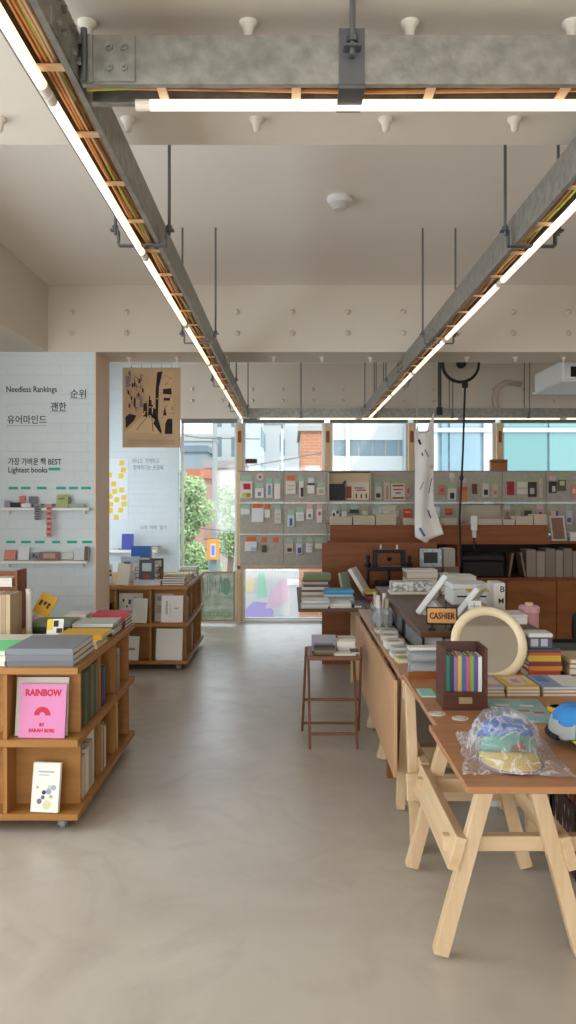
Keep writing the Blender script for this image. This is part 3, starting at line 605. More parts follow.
book('white booklet lying on upper shelf of the brown wooden stand', .20, .13, .05, (-1.81, 4.465, T+.2525), .0, '#e2ddd2', None, 'booklet', 'booklet')
# --- far bookcase: front cells
book('white leaflet with black birds leaning in upper middle cell of far bookcase', .21, .25, .006, (-1.52, 6.83, .421), lean(8), '#e6e2da', name='leaflet', cat='leaflet', prints=((.15, .22, .7, .8, '#333333'), (.4, .5, .62, .78, '#333333'), (.65, .75, .72, .85, '#333333'), (.3, .36, .5, .58, '#444444')))
book('cream booklet leaning in front of the bird leaflet on far bookcase', .14, .215, .012, (-1.39, 6.775, .421), (math.radians(80), 0, math.radians(-14)), '#ded9cd', name='booklet', cat='booklet')
book('grey patterned booklet leaning in upper right cell of far bookcase', .16, .245, .006, (-1.20, 6.83, .421), lean(8), '#b7b2ac', name='booklet', cat='booklet', prints=((.1, .9, .75, .92, '#8b8580'), (.1, .5, .3, .6, '#9a928a')))
book('white booklet with thin line drawings leaning in upper right cell of far bookcase', .19, .235, .01, (-1.135, 6.785, .421), lean(9), '#e9e6e0', name='booklet', cat='booklet', prints=((.2, .3, .3, .8, '#b9b5ae'), (.4, .43, .2, .7, '#c2beb7'), (.6, .8, .5, .55, '#b5b0a9')))
book('blank white book leaning in lower right cell of far bookcase', .235, .275, .014, (-1.185, 6.80, .087), (math.radians(82), 0, -.05), '#e7e4de', name='display_book')
book('white card with grey band leaning in lower middle cell of far bookcase', .16, .21, .02, (-1.49, 6.795, .0875), (math.radians(80), 0, math.radians(-8)), '#e2dfd8', name='booklet', cat='booklet', prints=((.1, .8, .42, .52, '#8f9291'),))
book('dark blue book standing in upper left cell of far bookcase', .075, .17, .03, (-1.62, 6.79, .421), SPINE_NY, '#3d3c46', None)
# side cells of far bookcase
XF = -.902-.027
shelf_row('in upper first side cell of far bookcase', XF, 6.93, .421, [(.04, .2, ('#6b4d36', 'brown'), .15), (.04, .21, ('#8a7a64', 'tan'), .15), (.03, .19, ('#54473a', 'dark'), .15)], 'books in the far bookcase side')
shelf_row('in lower second side cell of far bookcase', XF, 7.30, .087, [(.04, .24, ('#c9bda8', 'cream'), .15), (.04, .22, ('#7a6a55', 'taupe'), .15)], 'books in the far bookcase side')
# --- on top of the far bookcase
pile(-1.385, 6.80, .24, .2, [(.012, '#c7c8c6', 'grey'), (.012, '#d8d8d4', 'white'), (.01, '#b9bcc0', 'silver')], 'at the middle front of far bookcase', 'silver booklets')
pile(-1.13, 6.79, .2, .17, [(.02, '#3c3834', 'black'), (.02, '#7a3f33', 'rust'), (.02, '#2b2a2c', 'black patterned'), (.018, '#4a3d36', 'dark brown')], 'at the right front of far bookcase', 'dark pile', jitter=.01)
pile(-1.15, 7.05, .22, .17, [(.03, '#8a7f6a', 'grey brown'), (.03, '#cbb541', 'yellow'), (.016, '#d6c24e', 'light yellow')], 'behind the dark pile on far bookcase', 'yellow pile')
pile(-1.10, 7.3, .17, .2, [(.03, '#5f7a71', 'teal grey'), (.025, '#c3cbc4', 'pale')], 'along the aisle edge of far bookcase', 'aisle books')
pile(-1.09, 7.6, .17, .2, [(.03, '#d4d4cd', 'white'), (.03, '#7e8c86', 'grey green'), (.03, '#b0b4ac', 'light grey')], 'at the window end of far bookcase', 'aisle books')
pile(-1.42, 7.1, .2, .16, [(.04, '#6b3a2c', 'red brown'), (.04, '#79402f', 'maroon')], 'in the middle of far bookcase top', 'brown books')
pile(-1.43, 7.09, .2, .15, [(.025, '#b7b0a3', 'grey'), (.025, '#605a54', 'charcoal'), (.012, '#d6d1c6', 'white')], 'on top of the red brown books', 'brown books', z=T+.0815)
book('pale brown book leaning like a tent at left front of far bookcase', .15, .19, .02, (-1.535, 6.83, T+.003), (math.radians(78), 0, math.radians(-32)), '#c3b199', name='display_book')
book('grey book leaning at the far left front of far bookcase', .13, .17, .02, (-1.80, 6.85, T+.003), (math.radians(74), 0, math.radians(12)), '#8a857d', name='display_book')
book('white book with black stripes leaning at left of far bookcase', .12, .18, .015, (-1.69, 6.83, T+.003), (math.radians(74), 0, math.radians(22)), '#ddd8ce', name='display_book', prints=((.1, .9, .6, .7, '#3a3836'), (.1, .9, .4, .5, '#3a3836')))
book('pale blue picture book standing behind the tent book on far bookcase', .17, .23, .016, (-1.56, 7.10, T+.003), (math.radians(80), 0, .1), '#b8c6d6', name='display_book', prints=((.15, .5, .2, .8, '#5d6f8e'), (.5, .85, .4, .7, '#e3dfd5')))
book('dark picture book standing on far bookcase beside the pale blue one', .14, .21, .014, (-1.37, 6.985, T+.003), (math.radians(82), 0, -.02), '#4a4f5c', name='display_book', prints=((.2, .8, .5, .85, '#c9cdd2'), (.3, .7, .15, .4, '#8d4a3a')))
o = book('bright blue boxed book standing high on far bookcase', .19, .11, .05, (-1.52, 7.42, T+.20), (math.radians(84), 0, -.05), '#2b5ea6', name='boxed_book')
B().box(0, .19, -.2, -.001, -.02, .05).done('riser', mat('#c8c1b4', .6), o)
o = book('black and white small box book behind the brown books', .13, .1, .03, (-1.33, 7.3, T+.1), (math.radians(84), 0, .1), '#3f3a36', name='boxed_book', prints=((.15, .85, .2, .8, '#bdb6a9'),))
B().box(0, .13, -.1, -.001, -.02, .03).done('riser', mat('#7b5b3f', .6), o)
# ============================================================ TEXT WALL AND ITS SHELVES
YC = 5.999; INKW = mat('#43474c', .8); GREEN = mat('#33b69d', .7)
def wall_text(s, px0, px1, pyb, size_px, label, Y=YC, m_=INKW, bold=.0008, name='wall_lettering'):
    sz = size_px*Y/770
    o = text(s, sz, (X(px0, Y), Y, Z(pyb, Y)), (PI/2, 0, 0), m_, name, None, .0012, bold=bold)
    w = max(v.co.x for v in o.data.vertices) - min(v.co.x for v in o.data.vertices)
    if w > 0: o.scale = ((px1-px0)*Y/770/w, 1, 1)
    return tag(o, label, 'lettering')
wall_text('Needless Rankings', 6, 56.5, 392, 8.2, 'small dark English lettering Needless Rankings on the white text column')
wall_text('순위', 70, 85.5, 397, 9.2, 'two dark Korean letters highest at right on the text column')
wall_text('괜한', 50.5, 66, 410, 9.2, 'two dark Korean letters in the middle of the text column')
wall_text('유어마인드', 7, 46, 423, 9.2, 'dark Korean word with five letters at left of the text column')
wall_text('가장 가벼운 책 BEST', 8, 61, 464.5, 8, 'dark Korean and English line ending BEST on the text column')
wall_text('Lightest books', 8, 47, 472.5, 8, 'dark English lettering Lightest books on the text column')
for (a, c_, y, w_) in ((70, 86, 399, 'highest Korean letters'), (50, 66.5, 412, 'middle Korean letters'), (7, 47, 426, 'five letter Korean word')):
    tag(B().box(X(a, YC), X(c_, YC), YC-.0012, YC+.001, Z(y, YC), Z(y-.5, YC)).done('underline_strip', mat('#8a8d90', .8)), f'thin grey underline under the {w_} on text column', 'line')
def tape(a, c_, y, label, grp='mint green tape strips'):
    tag(B().box(X(a, YC), X(c_, YC), YC-.0015, YC+.001, Z(y+1.3, YC), Z(y-1.3, YC), .002).done('tape_strip', GREEN), label, 'tape', grp)
tape(48.5, 60, 469, 'mint green tape strip beside the Lightest books lettering')
NTH = ['first', 'second', 'third', 'fourth', 'fifth', 'sixth', 'seventh', 'eighth', 'ninth', 'tenth']
for k, (a, c_) in enumerate(((8.5, 18), (21, 30.5), (37, 46.5), (56, 66), (69, 78), (81, 91))): tape(a, c_, 488, f'mint green tape strip, {NTH[k]} from the left above the upper wall shelf')
for k, (a, c_) in enumerate(((6, 15.5), (21, 31), (35, 44.5), (52, 60), (67, 77), (82, 92))): tape(a, c_, 542, f'mint green tape strip, {NTH[k]} from the left above the lower wall shelf')
def ledge(label, a, c_, pyt, Y, d=.09, t=.022):
    o = thing('wall_shelf', label, 'shelf', (X(a, Y), Y, Z(pyt, Y)-t)); w = X(c_, Y)-X(a, Y)
    B().box(0, w, -d, .001, 0, t, .002).done('board', PW, o)
    for x in (.04, w-.05): B().box(x, x+.01, -d*.7, .001, -.03, 0).done('bracket', PW, o)
    return o, Z(pyt, Y)
_, z1 = ledge('upper white wall shelf on the text column', 5, 92, 507.5, YC)
_, z2 = ledge('lower white wall shelf on the text column', 5, 90, 560, YC)
yb = YC-.085
def sb(lab, a, c_, h, z, colr, d=.03, y=None, lean_=8, **k):   # small book standing on a ledge, facing out
    return book(lab, X(c_, 5.95)-X(a, 5.95), h, d, (X(a, 5.95), y or YC-.05, z+.001), lean(lean_), colr, name='small_book', **k)
sb('tiny purple grey booklet at left end of upper wall shelf', 5.5, 11, .05, z1, '#9a92a4'); sb('low black booklet on the upper wall shelf', 12, 22, .035, z1, '#2e2a2c', y=YC-.06)
sb('small coral booklet on the upper wall shelf', 18.5, 24, .09, z1, '#d97a76', d=.012, y=YC-.03); sb('low white booklet on the upper wall shelf', 23, 32, .028, z1, '#e4e1db', y=YC-.06)
sb('grey crumpled zine on the upper wall shelf', 28, 37, .085, z1, '#77767a', d=.012, y=YC-.03); sb('lime green square book on the upper wall shelf', 57.5, 69, .095, z1, '#a9b46f', prints=((.15, .7, .6, .75, '#7f8c47'),))
sb('pale green flat booklet at right end of upper wall shelf', 70, 86, .025, z1, '#9fb3a2', y=YC-.06); sb('dark spine booklet standing right of the lime book', 69.2, 70.8, .08, z1, '#5e6b46', y=YC-.055)
def fold(label, a, c_, ptop, pbot, m_, dots, kinks=()):
    o = thing('folded_zine', label, 'zine', (X(a, 5.9), YC-.094, 0)); w = X(c_, 5.9)-X(a, 5.9); za, zb = Z(pbot, 5.9), Z(ptop, 5.9); n = 6
    b_ = B()
    for k in range(n):
        q0, q1 = za+(zb-za)*k/n, za+(zb-za)*(k+1)/n; s0, s1 = ((0, .012) if k % 2 == 0 else (.012, 0))
        vs = [b_.bm.verts.new(v) for v in ((0, -s0, q0), (w, -s0, q0), (w, -s1, q1), (0, -s1, q1))]; b_.bm.faces.new(vs)
    c2 = b_.done('paper_strip', m_, o); c2.modifiers.new('thick', 'SOLIDIFY').thickness = .002
    for k in range(n): B().box(w*.2, w*.8, -.0165, -.004, za+(zb-za)*(k+.3)/n, za+(zb-za)*(k+.7)/n).done('printed_panel', mat(dots, .7), o)
    B().box(0, w, -.004, .08, zb, zb+.012).done('folded_block', m_, o)
fold('long red patterned concertina zine hanging from upper wall shelf', 46.5, 52, 505.5, 537, mat('#cf9c97', .8), '#b04d50')
fold('short grey concertina zine hanging from upper wall shelf', 34.5, 41, 505.5, 520, mat('#9b9a9c', .8), '#58585c')
sb('coral orange booklet at left end of lower wall shelf', 5, 16, .075, z2, '#dc8d84', lean_=20); sb('white booklet on the lower wall shelf', 19, 30, .1, z2, '#dfe3e6'); sb('black speckled booklet on the lower wall shelf', 32, 40, .06, z2, '#8b9196', prints=((.2, .5, .3, .8, '#3c4048'), (.6, .8, .2, .6, '#3c4048')))
sb('brown wide booklet on the lower wall shelf', 40.5, 60, .065, z2, '#8d6a5c', prints=((.2, .8, .2, .8, '#b99a8a'),)); sb('white crumpled booklet right on the lower wall shelf', 63, 74, .05, z2, '#d6d8d8', lean_=25); sb('pale grey booklet right on the lower wall shelf', 75, 85, .085, z2, '#cfd6d8'); sb('dark brown spine book at right end of lower wall shelf', 86, 89.5, .105, z2, '#5f5349', d=.05)
# ============================================================ BACK-LEFT WALL: notes, shelf
YW = YB-.001
o = tag(B().box(X(104, YW), X(128, YW), YW-.003, YW, Z(519, YW), Z(458, YW)).done('paper_sheet', mat('#e6eaeb', .8)), 'large white paper sheet on back-left wall carrying sticky notes', 'sheet')
notes = [(122, 463), (123.2, 470), (121, 476), (109.5, 475), (113.5, 484), (121.7, 490), (114.7, 491.5), (110, 496.5), (123.8, 497.5), (117, 499.8), (110.8, 504.5), (124, 504), (110.5, 510.5), (120.7, 510.3), (116.2, 517.2), (106.5, 468)]
YN = mat('#eccb3f', .8); YN2 = mat('#f0c95a', .8)
notes.sort(key=lambda p: p[1])
base = None
ORD = ['highest', 'second highest', 'third highest', 'fourth highest', 'fifth highest', 'sixth highest', 'seventh highest', 'eighth highest', 'eighth lowest', 'seventh lowest', 'sixth lowest', 'fifth lowest', 'fourth lowest', 'third lowest', 'second lowest', 'lowest']
for k, (a, c_) in enumerate(notes):
    o = tag(B().box(-.029, .029, -.0045, -.003, -.029, .029, 0).done('sticky_note', YN if k % 3 else YN2, None, loc=(X(a, YW), YW, Z(c_, YW))), f'yellow sticky note, {ORD[k]} of those on the white wall sheet', 'sticky note', 'yellow sticky notes')
    o.rotation_euler = (0, random.uniform(-.12, .12), 0)
LG = mat('#9aa3a6', .8)
wall_text('아니고  기억하고', 132, 159, 463, 5.5, 'pale grey Korean line higher on back-left wall under the poster', YW, LG, .0004)
wall_text('함께하기는 손글씨', 133, 163, 469.5, 5.5, 'pale grey Korean line lower on back-left wall under the poster', YW, LG, .0004)
wall_text('나의  하루  일기', 140, 166, 529, 4.2, 'faint grey Korean line low on back-left wall above the shelf', YW, LG, .0002)
o, z3 = ledge('white shelf on back-left wall above the far bookcase', 106, 160, 549, YW, .22, .03)
book('violet blue book standing on the white back-left wall shelf', .14, .19, .02, (X(122, 9.3), YW-.16, z3+.002), lean(8), '#4a52a8', name='display_book')
pile(X(150, 9.3), YW-.18, .1, .15, [(.02, '#bcae97', 'beige'), (.02, '#8d7c64', 'brown')], 'at the right end of back-left wall shelf', 'shelf booklets', z=z3)
pile(X(112, 9.3), YW-.18, .09, .15, [(.012, '#cabba4', 'tan')], 'left of the violet book on back-left wall shelf', None, z=z3)
# painting leaning on the window
o = thing('framed_painting', 'framed green landscape painting leaning low against the left window', 'painting', (X(200, 9.25), 9.25, .04), rot=(-.05, 0, 0)); w = X(235, 9.25)-X(200, 9.25); h = .60
fr = B(); 
for q in ((0, w, 0, .022), (0, w, h-.022, h), (0, .022, .022, h-.022), (w-.022, w, .022, h-.022)): fr.box(q[0], q[1], 0, .03, q[2], q[3])
fr.done('frame', mat('#a98d6c', .5), o); B().box(.022, w-.022, .008, .02, .022, h-.022).done('canvas', noisy('landscape_paint', '#8fa690', '#d3d8c9', (9, 9, 16), .6, 8, 0, .3, .7), o)
for k in range(9):
    xx = .05+.035*k; B().bar((xx, .006, .3+random.random()*.1), (xx+random.uniform(-.03, .03), .006, .5+random.random()*.06), .008, .002, (0, 1, 0)).done('painted_tree', mat('#7d8a85', .6), o)
B().ball((.31, .008, .42), .06, (1, .04, 1.7)).done('painted_bush', mat('#7fa98a', .6), o); B().box(.03, w-.03, .005, .008, .05, .12).done('painted_meadow', noisy('meadow', '#86a583', '#b3c4a8', (30, 3, 60), .6), o)
# ============================================================ RIGHT SIDE: trestle tables
def board(name, label, x0, x1, y0, y1, z0, z1, m_):
    return tag(B().box(x0, x1, y0, y1, z0, z1, .002).done(name, m_), label, 'tabletop')
ZA = .706; ZTB = .706
board('tabletop', 'plywood tabletop nearest the camera carrying the bagged cap', .49, 1.30, 2.13, 2.718, ZA-.02, ZA, tabletop('x'))
board('tabletop', 'plywood tabletop carrying the round mirror and zine piles', .515, 1.56, 2.722, 3.498, ZA-.02, ZA, tabletop('x'))
o = thing('drop_leaf_table', 'long table with hanging drop leaf beside the wooden folding stand', 'table', (0, 3.5, 0))
B().box(.497, 1.42, .002, 2.098, ZTB-.02, ZTB, .002).done('tabletop', tabletop('y'), o)
B().box(.476, .493, .03, 2.06, .225, .672, .002).done('drop_leaf', noisy('leaf_board', '#bd9068', '#c79b73', (30, 2, 4), .5), o)
for y in (.3, 1.0, 1.75): B().cyl((.486, y, ZTB-.018), (.486, y+.08, ZTB-.018), .005).done('hinge', DARK, o)
B().box(.525, .565, .65, .69, 0, ZTB-.02).done('leg', redwood('z'), o); B().box(.53, .585, .275, .31, 0, ZTB-.02).done('leg', pine('z'), o)
for y in (.65, .21): B().box(1.36, 1.40, y, y+.04, 0, ZTB-.02).done('leg', redwood('z'), o)
o = thing('side_table', 'brown side table piled with magazines in front of the counter panel', 'table', (.06, 5.602, 0))
B().box(0, .50, 0, 1.425, ZTB-.022, ZTB, .002).done('tabletop', darkwood('y'), o); B().box(.44, .485, .72, .765, 0, ZTB-.022).done('leg', pine('z'), o)
B().box(.44, .485, .32, .365, .12, ZTB-.022).done('brace', pine('z'), o); B().box(.44, .485, .365, .72, .3, .36).done('rail', pine('y'), o)
board('tabletop', 'dark tabletop behind the drop leaf table carrying the iron press', .563, 1.52, 5.602, 7.02, ZTB-.022, ZTB, darkwood('y'))
# sawhorses
def sawhorse(label, loc, rz, zs=.352, L=.30):
    o = thing('sawhorse', label, 'sawhorse', loc, rz, 'pine sawhorses under the tables'); H = .684
    B().box(-.02, .02, -L-.02, L+.02, H-.09, H, .003).done('top_beam', pine('y'), o)
    for sy in (-1, 1):
        for sx in (-1, 1):
            B().bar((sx*.232, sy*L, .012), (sx*.050, sy*L, H-.006), .050, .042, (0, 1, 0), .002).done('leg', pine('z'), o)
        yy = sy*(L-.04)
        B().box(-.215, .235, yy-.018, yy+.018, .335, .385, .002).done('crossbar', pine('x'), o)
    for sx in (-1, 1):
        a = math.atan2(.182, .67); M = Matrix.Translation((sx*(.232-.182*(zs-.007)/.67+.044), 0, zs)) @ Matrix.Rotation(-sx*a, 4, 'Y')
        B().box(-.018, .018, -L-.035, L+.055, -.055, .055, .002, M).done('stretcher', pine('y'), o)
    return o
s0 = sawhorse('pale pine sawhorse nearest the camera under the bagged cap', (.725, 2.83, 0), 0)
sawhorse('pine sawhorse set crosswise behind the nearest one', (.785, 3.505, 0), -PI/2, .27, .25)
copy_tree(s0, 'pine sawhorse with legs half hidden behind the drop leaf', (.755, 4.74, 0))
copy_tree(s0, 'pine sawhorse furthest away under the dark tabletop', (.83, 6.1, 0))
# things under the tables
o = thing('milk_crate', 'dark brown plastic lattice crate on floor under right table', 'crate', (1.13, 3.02, 0)); PC = mat('#4a3530', .5)
B().box(0, .38, 0, .3, 0, .012).done('floor_panel', PC, o)
for (p, q) in (((0, 0), (.38, 0)), ((0, .3), (.38, .3)), ((0, 0), (0, .3)), ((.38, 0), (.38, .3))):
    b_ = B(); P, Q = Vector((*p, 0)), Vector((*q, 0)); n = 7
    for z in (.02, .27): b_.bar(P+Vector((0, 0, z)), Q+Vector((0, 0, z)), .014, .03)
    for k in range(n):
        a = P.lerp(Q, k/n); c_ = P.lerp(Q, (k+1)/n)
        b_.bar(a+Vector((0, 0, .03)), c_+Vector((0, 0, .26)), .006, .008); b_.bar(c_+Vector((0, 0, .03)), a+Vector((0, 0, .26)), .006, .008)
    for e in (P, Q): b_.bar(e, e+Vector((0, 0, .285)), .016, .016, (0, 1, 0))
    b_.done('lattice_side', PC, o)
o = thing('plastic_tub', 'low white plastic tub on floor under the tables', 'tub', (.90, 3.77, 0)); tb = B()
tb.box(0, .26, 0, .3, 0, .006); [tb.box(*q, .006, .1) for q in ((0, .26, 0, .006), (0, .26, .294, .3), (0, .006, .006, .294), (.254, .26, .006, .294))]
tb.done('tub_body', mat('#cfd6d8', .4), o); rb = B(); [rb.box(*q, .1, .108) for q in ((-.012, .272, -.012, .0), (-.012, .272, .3, .312), (-.012, 0, 0, .3), (.26, .272, 0, .3))]; rb.done('rim', mat('#dfe4e4', .4), o)
o = thing('red_box', 'red box standing in the white tub under the tables', 'box', (.94, 3.80, .0065)); B().box(0, .1, 0, .16, 0, .17, .004).done('carton', mat('#c23a2c', .5), o); B().box(.01, .09, -.001, 0, .03, .09).done('label_panel', mat('#e7e0d6', .6), o); B().box(-.002, .102, -.002, .162, .171, .178).done('lid', mat('#a92f24', .5), o)
o = thing('cardboard_carton', 'brown carton on the floor deep under the drop leaf table', 'carton', (1.06, 4.3, 0)); B().box(0, .4, 0, .3, 0, .24).done('body', mat('#8f6b4b', .8), o); B().box(-.003, .403, -.01, .145, .24, .245).box(-.003, .403, .155, .31, .24, .245).done('flap', mat('#9a7551', .8), o)
# folding stand -------------------------------------------------------------
o = thing('folding_stand', 'slim brown wooden folding stand carrying small books in aisle', 'stand', (.262, 4.6, 0)); SW = stoolwood('z')
B().box(-.155, .155, .01, .37, .538, .558, .004).done('top', stoolwood('x'), o)
for sx in (-1, 1):
    l = B().bar((sx*.142, .02, .004), (sx*.145, .33, .545), .016, .020, (0, 1, 0), .004).done('front_leg', SW, o)
    l = B().bar((sx*.182, .40, .004), (sx*.166, .02, .60), .016, .020, (0, 1, 0), .004).done('rear_leg', SW, o)
    B().ball((sx*.165, .016, .608), .010, (1, 1, 1.5)).done('knob', SW, l, True)
def hb(y, z, w): B().cyl((-w, y, z), (w, y, z), .009).done('rung', stoolwood('x'), o)
hb(.06, .085, .142); hb(.37, .06, .178); hb(.262, .24, .178); hb(.02, .555, .165)
Zs = .5585
pile(.145, 4.68, .13, .1, [(.014, '#6b5a3e', 'olive brown'), (.014, '#80704c', 'olive'), (.012, '#4c463d', 'dark')], 'at left on the folding stand', 'stand books', z=Zs, front=True)
book('grey picture book leaning on the olive books of the folding stand', .15, .1, .014, (.135, 4.80, Zs+.0), lean(14), '#8e8a92', name='display_book', prints=((.1, .9, .1, .5, '#6b6a72'),))
book('white flat booklet at right on the folding stand', .13, .09, .014, (.27, 4.64, Zs), .1, '#dcd6cc', None, 'booklet', 'booklet')
pile(.295, 4.78, .11, .14, [(.03, '#d8cfc2', 'white'), (.03, '#e2dbcf', 'cream white'), (.014, '#c9b9a8', 'beige')], 'at right rear of folding stand', 'stand books', z=Zs, front=True)
book('black flat booklet at right edge of the folding stand', .05, .1, .02, (.37, 4.68, Zs), 0, '#3c3632', None, 'booklet', 'booklet')
# --- magazine piles on the side table
pile(.09, 5.63, .20, .22, [(.014, '#b8b3ad', 'grey'), (.014, '#c9c6c1', 'pale grey'), (.014, '#a8a5a2', 'silver grey'), (.012, '#d3d0cb', 'off-white')], 'at left front of side table', 'side table magazines', z=ZTB, jitter=.012, front=True)
pile(.30, 5.65, .16, .22, [(.016, '#c6c1bb', 'light grey'), (.016, '#e0ddd8', 'white')], 'at right front of side table', 'side table magazines', z=ZTB, jitter=.01)
book('small black notebook at right front corner of side table', .06, .1, .02, (.47, 5.66, ZTB), .1, '#2d2b2b', None, 'notebook', 'notebook')
pile(.27, 5.95, .22, .24, [(.016, '#9aa4ad', 'grey blue'), (.016, '#d7d7d4', 'white'), (.016, '#8c98a3', 'steel grey'), (.014, '#c9ccca', 'pale'), (.014, '#2f7fb3', 'blue'), (.012, '#3b9bc9', 'bright blue')], 'in the middle of side table', 'side table magazines', z=ZTB, jitter=.012, front=True)
pile(.10, 6.3, .22, .24, [(.02, '#c8b9a0', 'beige'), (.02, '#e0dcd2', 'white'), (.02, '#7d5a55', 'plum'), (.02, '#d3cfc6', 'ivory'), (.02, '#6b3f47', 'wine'), (.02, '#a9a59b', 'grey'), (.02, '#74454a', 'maroon'), (.04, '#6e7845', 'thick olive green')], 'at the rear left of side table', 'side table magazines', z=ZTB, jitter=.014, front=True)
book('small beige booklet at the far left of side table', .12, .18, .03, (.10, 5.95, ZTB), 0, '#b79f7e', None, 'booklet', 'booklet')
book('green grey book leaning at the rear right of side table', .16, .2, .02, (.425, 6.22, ZTB+.005), (math.radians(78), 0, math.radians(62)), '#8f9a85', name='display_book')
book('white book leaning at a slant before the counter panel', .18, .25, .03, (.60, 6.30, ZTB+.005), (math.radians(58), 0, math.radians(70)), '#ddd9d2', name='display_book')
pile(.60, 6.1, .28, .22, [(.016, '#8c2f38', 'wine red'), (.016, '#a3353f', 'red'), (.014, '#2e2b2c', 'black'), (.018, '#d6b23f', 'yellow')], 'before the iron press on dark tabletop', 'red and yellow pile', z=ZTB, front=True)
# iron press
o = thing('iron_press', 'black iron book press with screw posts before the counter panel', 'press', (.85, 6.62, ZTB)); IR = mat('#17151a', .45, .4)
B().box(-.2, .2, -.1, .1, 0, .05, .006).done('base', IR, o); B().box(-.19, .19, -.07, .07, .19, .225, .006).done('upper_plate', IR, o)
for sx in (-1, 1):
    B().cyl((sx*.18, 0, .05), (sx*.18, 0, .30), .012).done('screw_post', IR, o); B().lathe([(.03, .225), (.03, .245), (.014, .26), (.02, .3), (.008, .32)], (sx*.18, 0, 0), 12).done('wing_nut', IR, o, True)
    B().box(sx*.12-.018, sx*.12+.018, -.03, .03, .225, .36, .004).done('upright', IR, o); B().cyl((sx*.07, 0, .36), (sx*.07, 0, .41), .008).done('pin', mat('#c9c7c4', .4), o)
B().box(-.14, .14, -.025, .025, .34, .37, .004).done('crosshead', IR, o); B().box(-.12, .12, -.06, .06, .06, .10, .004).done('lower_plate', IR, o); B().cyl((0, 0, .1), (0, 0, .19), .014).done('screw', IR, o); B().ball((0, -.03, .29), .02).done('knob', IR, o, True)
# ============================================================ CASHIER RISER
ZR = .85
o = thing('cashier_riser', 'dark brown raised counter shelf on black steel frames over the table', 'riser', (.64, 3.78, 0))
B().box(0, .62, 0, 2.0, ZR-.025, ZR, .003).done('top', darkwood('y'), o)
for (xa) in (.012, .60):
    f = B()
    for y0_, y1_ in ((.02, .62), (.70, 1.3), (1.38, 1.96)):
        for q in ((y0_, y1_, ZTB, ZTB+.012), (y0_, y1_, ZR-.037, ZR-.025), (y0_, y0_+.012, ZTB+.012, ZR-.037), (y1_-.012, y1_, ZTB+.012, ZR-.037)): f.box(xa, xa+.012, *q)
    f.done('steel_frame', BLACK, o)
    if xa < .1:
        for y0_, y1_ in ((.04, .60), (.72, 1.28)): B().box(xa+.004, xa+.008, y0_, y1_, ZTB+.014, ZR-.04).done('glass_panel', clear_mat('smoked_glass', '#9aa0a2', .2, .15), o)
def bx(name, label, cat, x0, x1, y0, y1, z0, z1, c_, lid=None, group=None):
    o = thing(name, label, cat, ((x0+x1)/2, (y0+y1)/2, z0), 0, group); w, d, h = x1-x0, y1-y0, z1-z0
    B().box(-w/2, w/2, -d/2, d/2, 0, h*.72 if lid else h, min(w, d, h)*.06).done('body', mat(c_, .6), o)
    if lid: B().box(-w/2-.002, w/2+.002, -d/2-.002, d/2+.002, h*.72, h, min(w, d, h)*.06).done('lid', mat(lid, .6), o)
    return o
bx('paper_box', 'white box of supplies left under the front of the riser', 'box', .67, .76, 3.84, 4.0, ZTB+.0005, ZTB+.11, '#cdd0d0', '#dcdedc')
bx('paper_box', 'grey striped box right of the white one under the riser', 'box', .775, .93, 3.86, 4.05, ZTB+.0005, ZTB+.10, '#aab0b3', '#c6c9c9')
# cashier sign
o = thing('cashier_sign', 'small orange wooden CASHIER sign on a black stand', 'sign', (.762, 3.86, ZR), rot=(0, 0, -.12))
M = Matrix.Translation((0, 0, .025)) @ Matrix.Rotation(math.radians(-14), 4, 'X')
B().box(-.078, .078, -.006, .006, 0, .088, .004, M).done('frame', BLACK, o); B().box(-.071, .071, -.009, -.002, .007, .081, .003, M).done('plaque', noisy('orange_wood', '#c98d4c', '#d69c5a', (8, 60, 60), .5), o)
t = text('CASHIER', .044, (0, 0, 0), (0, 0, 0), BLACK, 'sign_lettering', o, bold=.0012, align='CENTER', sx=.72); t.matrix_local = M @ Matrix.Translation((0, -.0095, .028)) @ Matrix.Rotation(PI/2, 4, 'X') @ Matrix.Diagonal((.72, 1, 1, 1))
for sx in (-1, 1): B().box(sx*.05-.018, sx*.05+.018, -.025, .03, 0, .008, .002).box(sx*.05-.006, sx*.05+.006, -.004, .010, .008, .03).done('foot', BLACK, o)
B().cyl((.02, .012, .0), (.02, .012, .15), .003, n=6).done('rod', BLACK, o)
# payment terminals (white slanted slabs seen from behind)
def terminal(label, x, y, rz, w=.17, h=.27, tilt=36, wh='#d9d6d0'):
    o = thing('payment_terminal', label, 'terminal', (x, y, ZR), rz)
    B().prism([(0, 0), (.13, 0), (.13, .02), (.05, .10), (.03, .10), (0, .02)], -w*.35, w*.35).done('stand', mat('#c8c5bf', .5), o)
    M = Matrix.Translation((-.02, 0, .012)) @ Matrix.Rotation(math.radians(tilt), 4, 'Y')
    B().box(-.012, .022, -w/2, w/2, 0, h, .006, M).done('casing', mat(wh, .4), o)
    B().box(-.014, -.0118, -w/2+.012, w/2-.012, .015, h-.015, 0, M).done('screen', mat('#8a8d90', .15), o); B().box(.022, .04, -.03, .03, .06, .15, .004, M).done('hinge_block', mat('#b7b4ae', .5), o)
    return o
terminal('white payment terminal leaning to the right, left of the cashier sign', .755, 4.42, -.25)
t2 = terminal('white payment terminal right of the taller one behind cashier sign', .95, 4.27, -.5, .16, .21, 38)
o = bx('receipt_printer', 'rounded white receipt printer at the rear of the riser', 'printer', 1.0, 1.24, 4.75, 4.98, ZR, ZR+.13, '#dddcd9', '#e4e5e5'); B().box(-.09, .09, -.118, -.112, .05, .06).done('paper_slot', DARK, o)
o = bx('receipt_printer', 'low white bowl shaped printer before the rounded one', 'printer', 1.06, 1.24, 4.02, 4.2, ZR, ZR+.05, '#e0ddd6', '#d6d2ca')
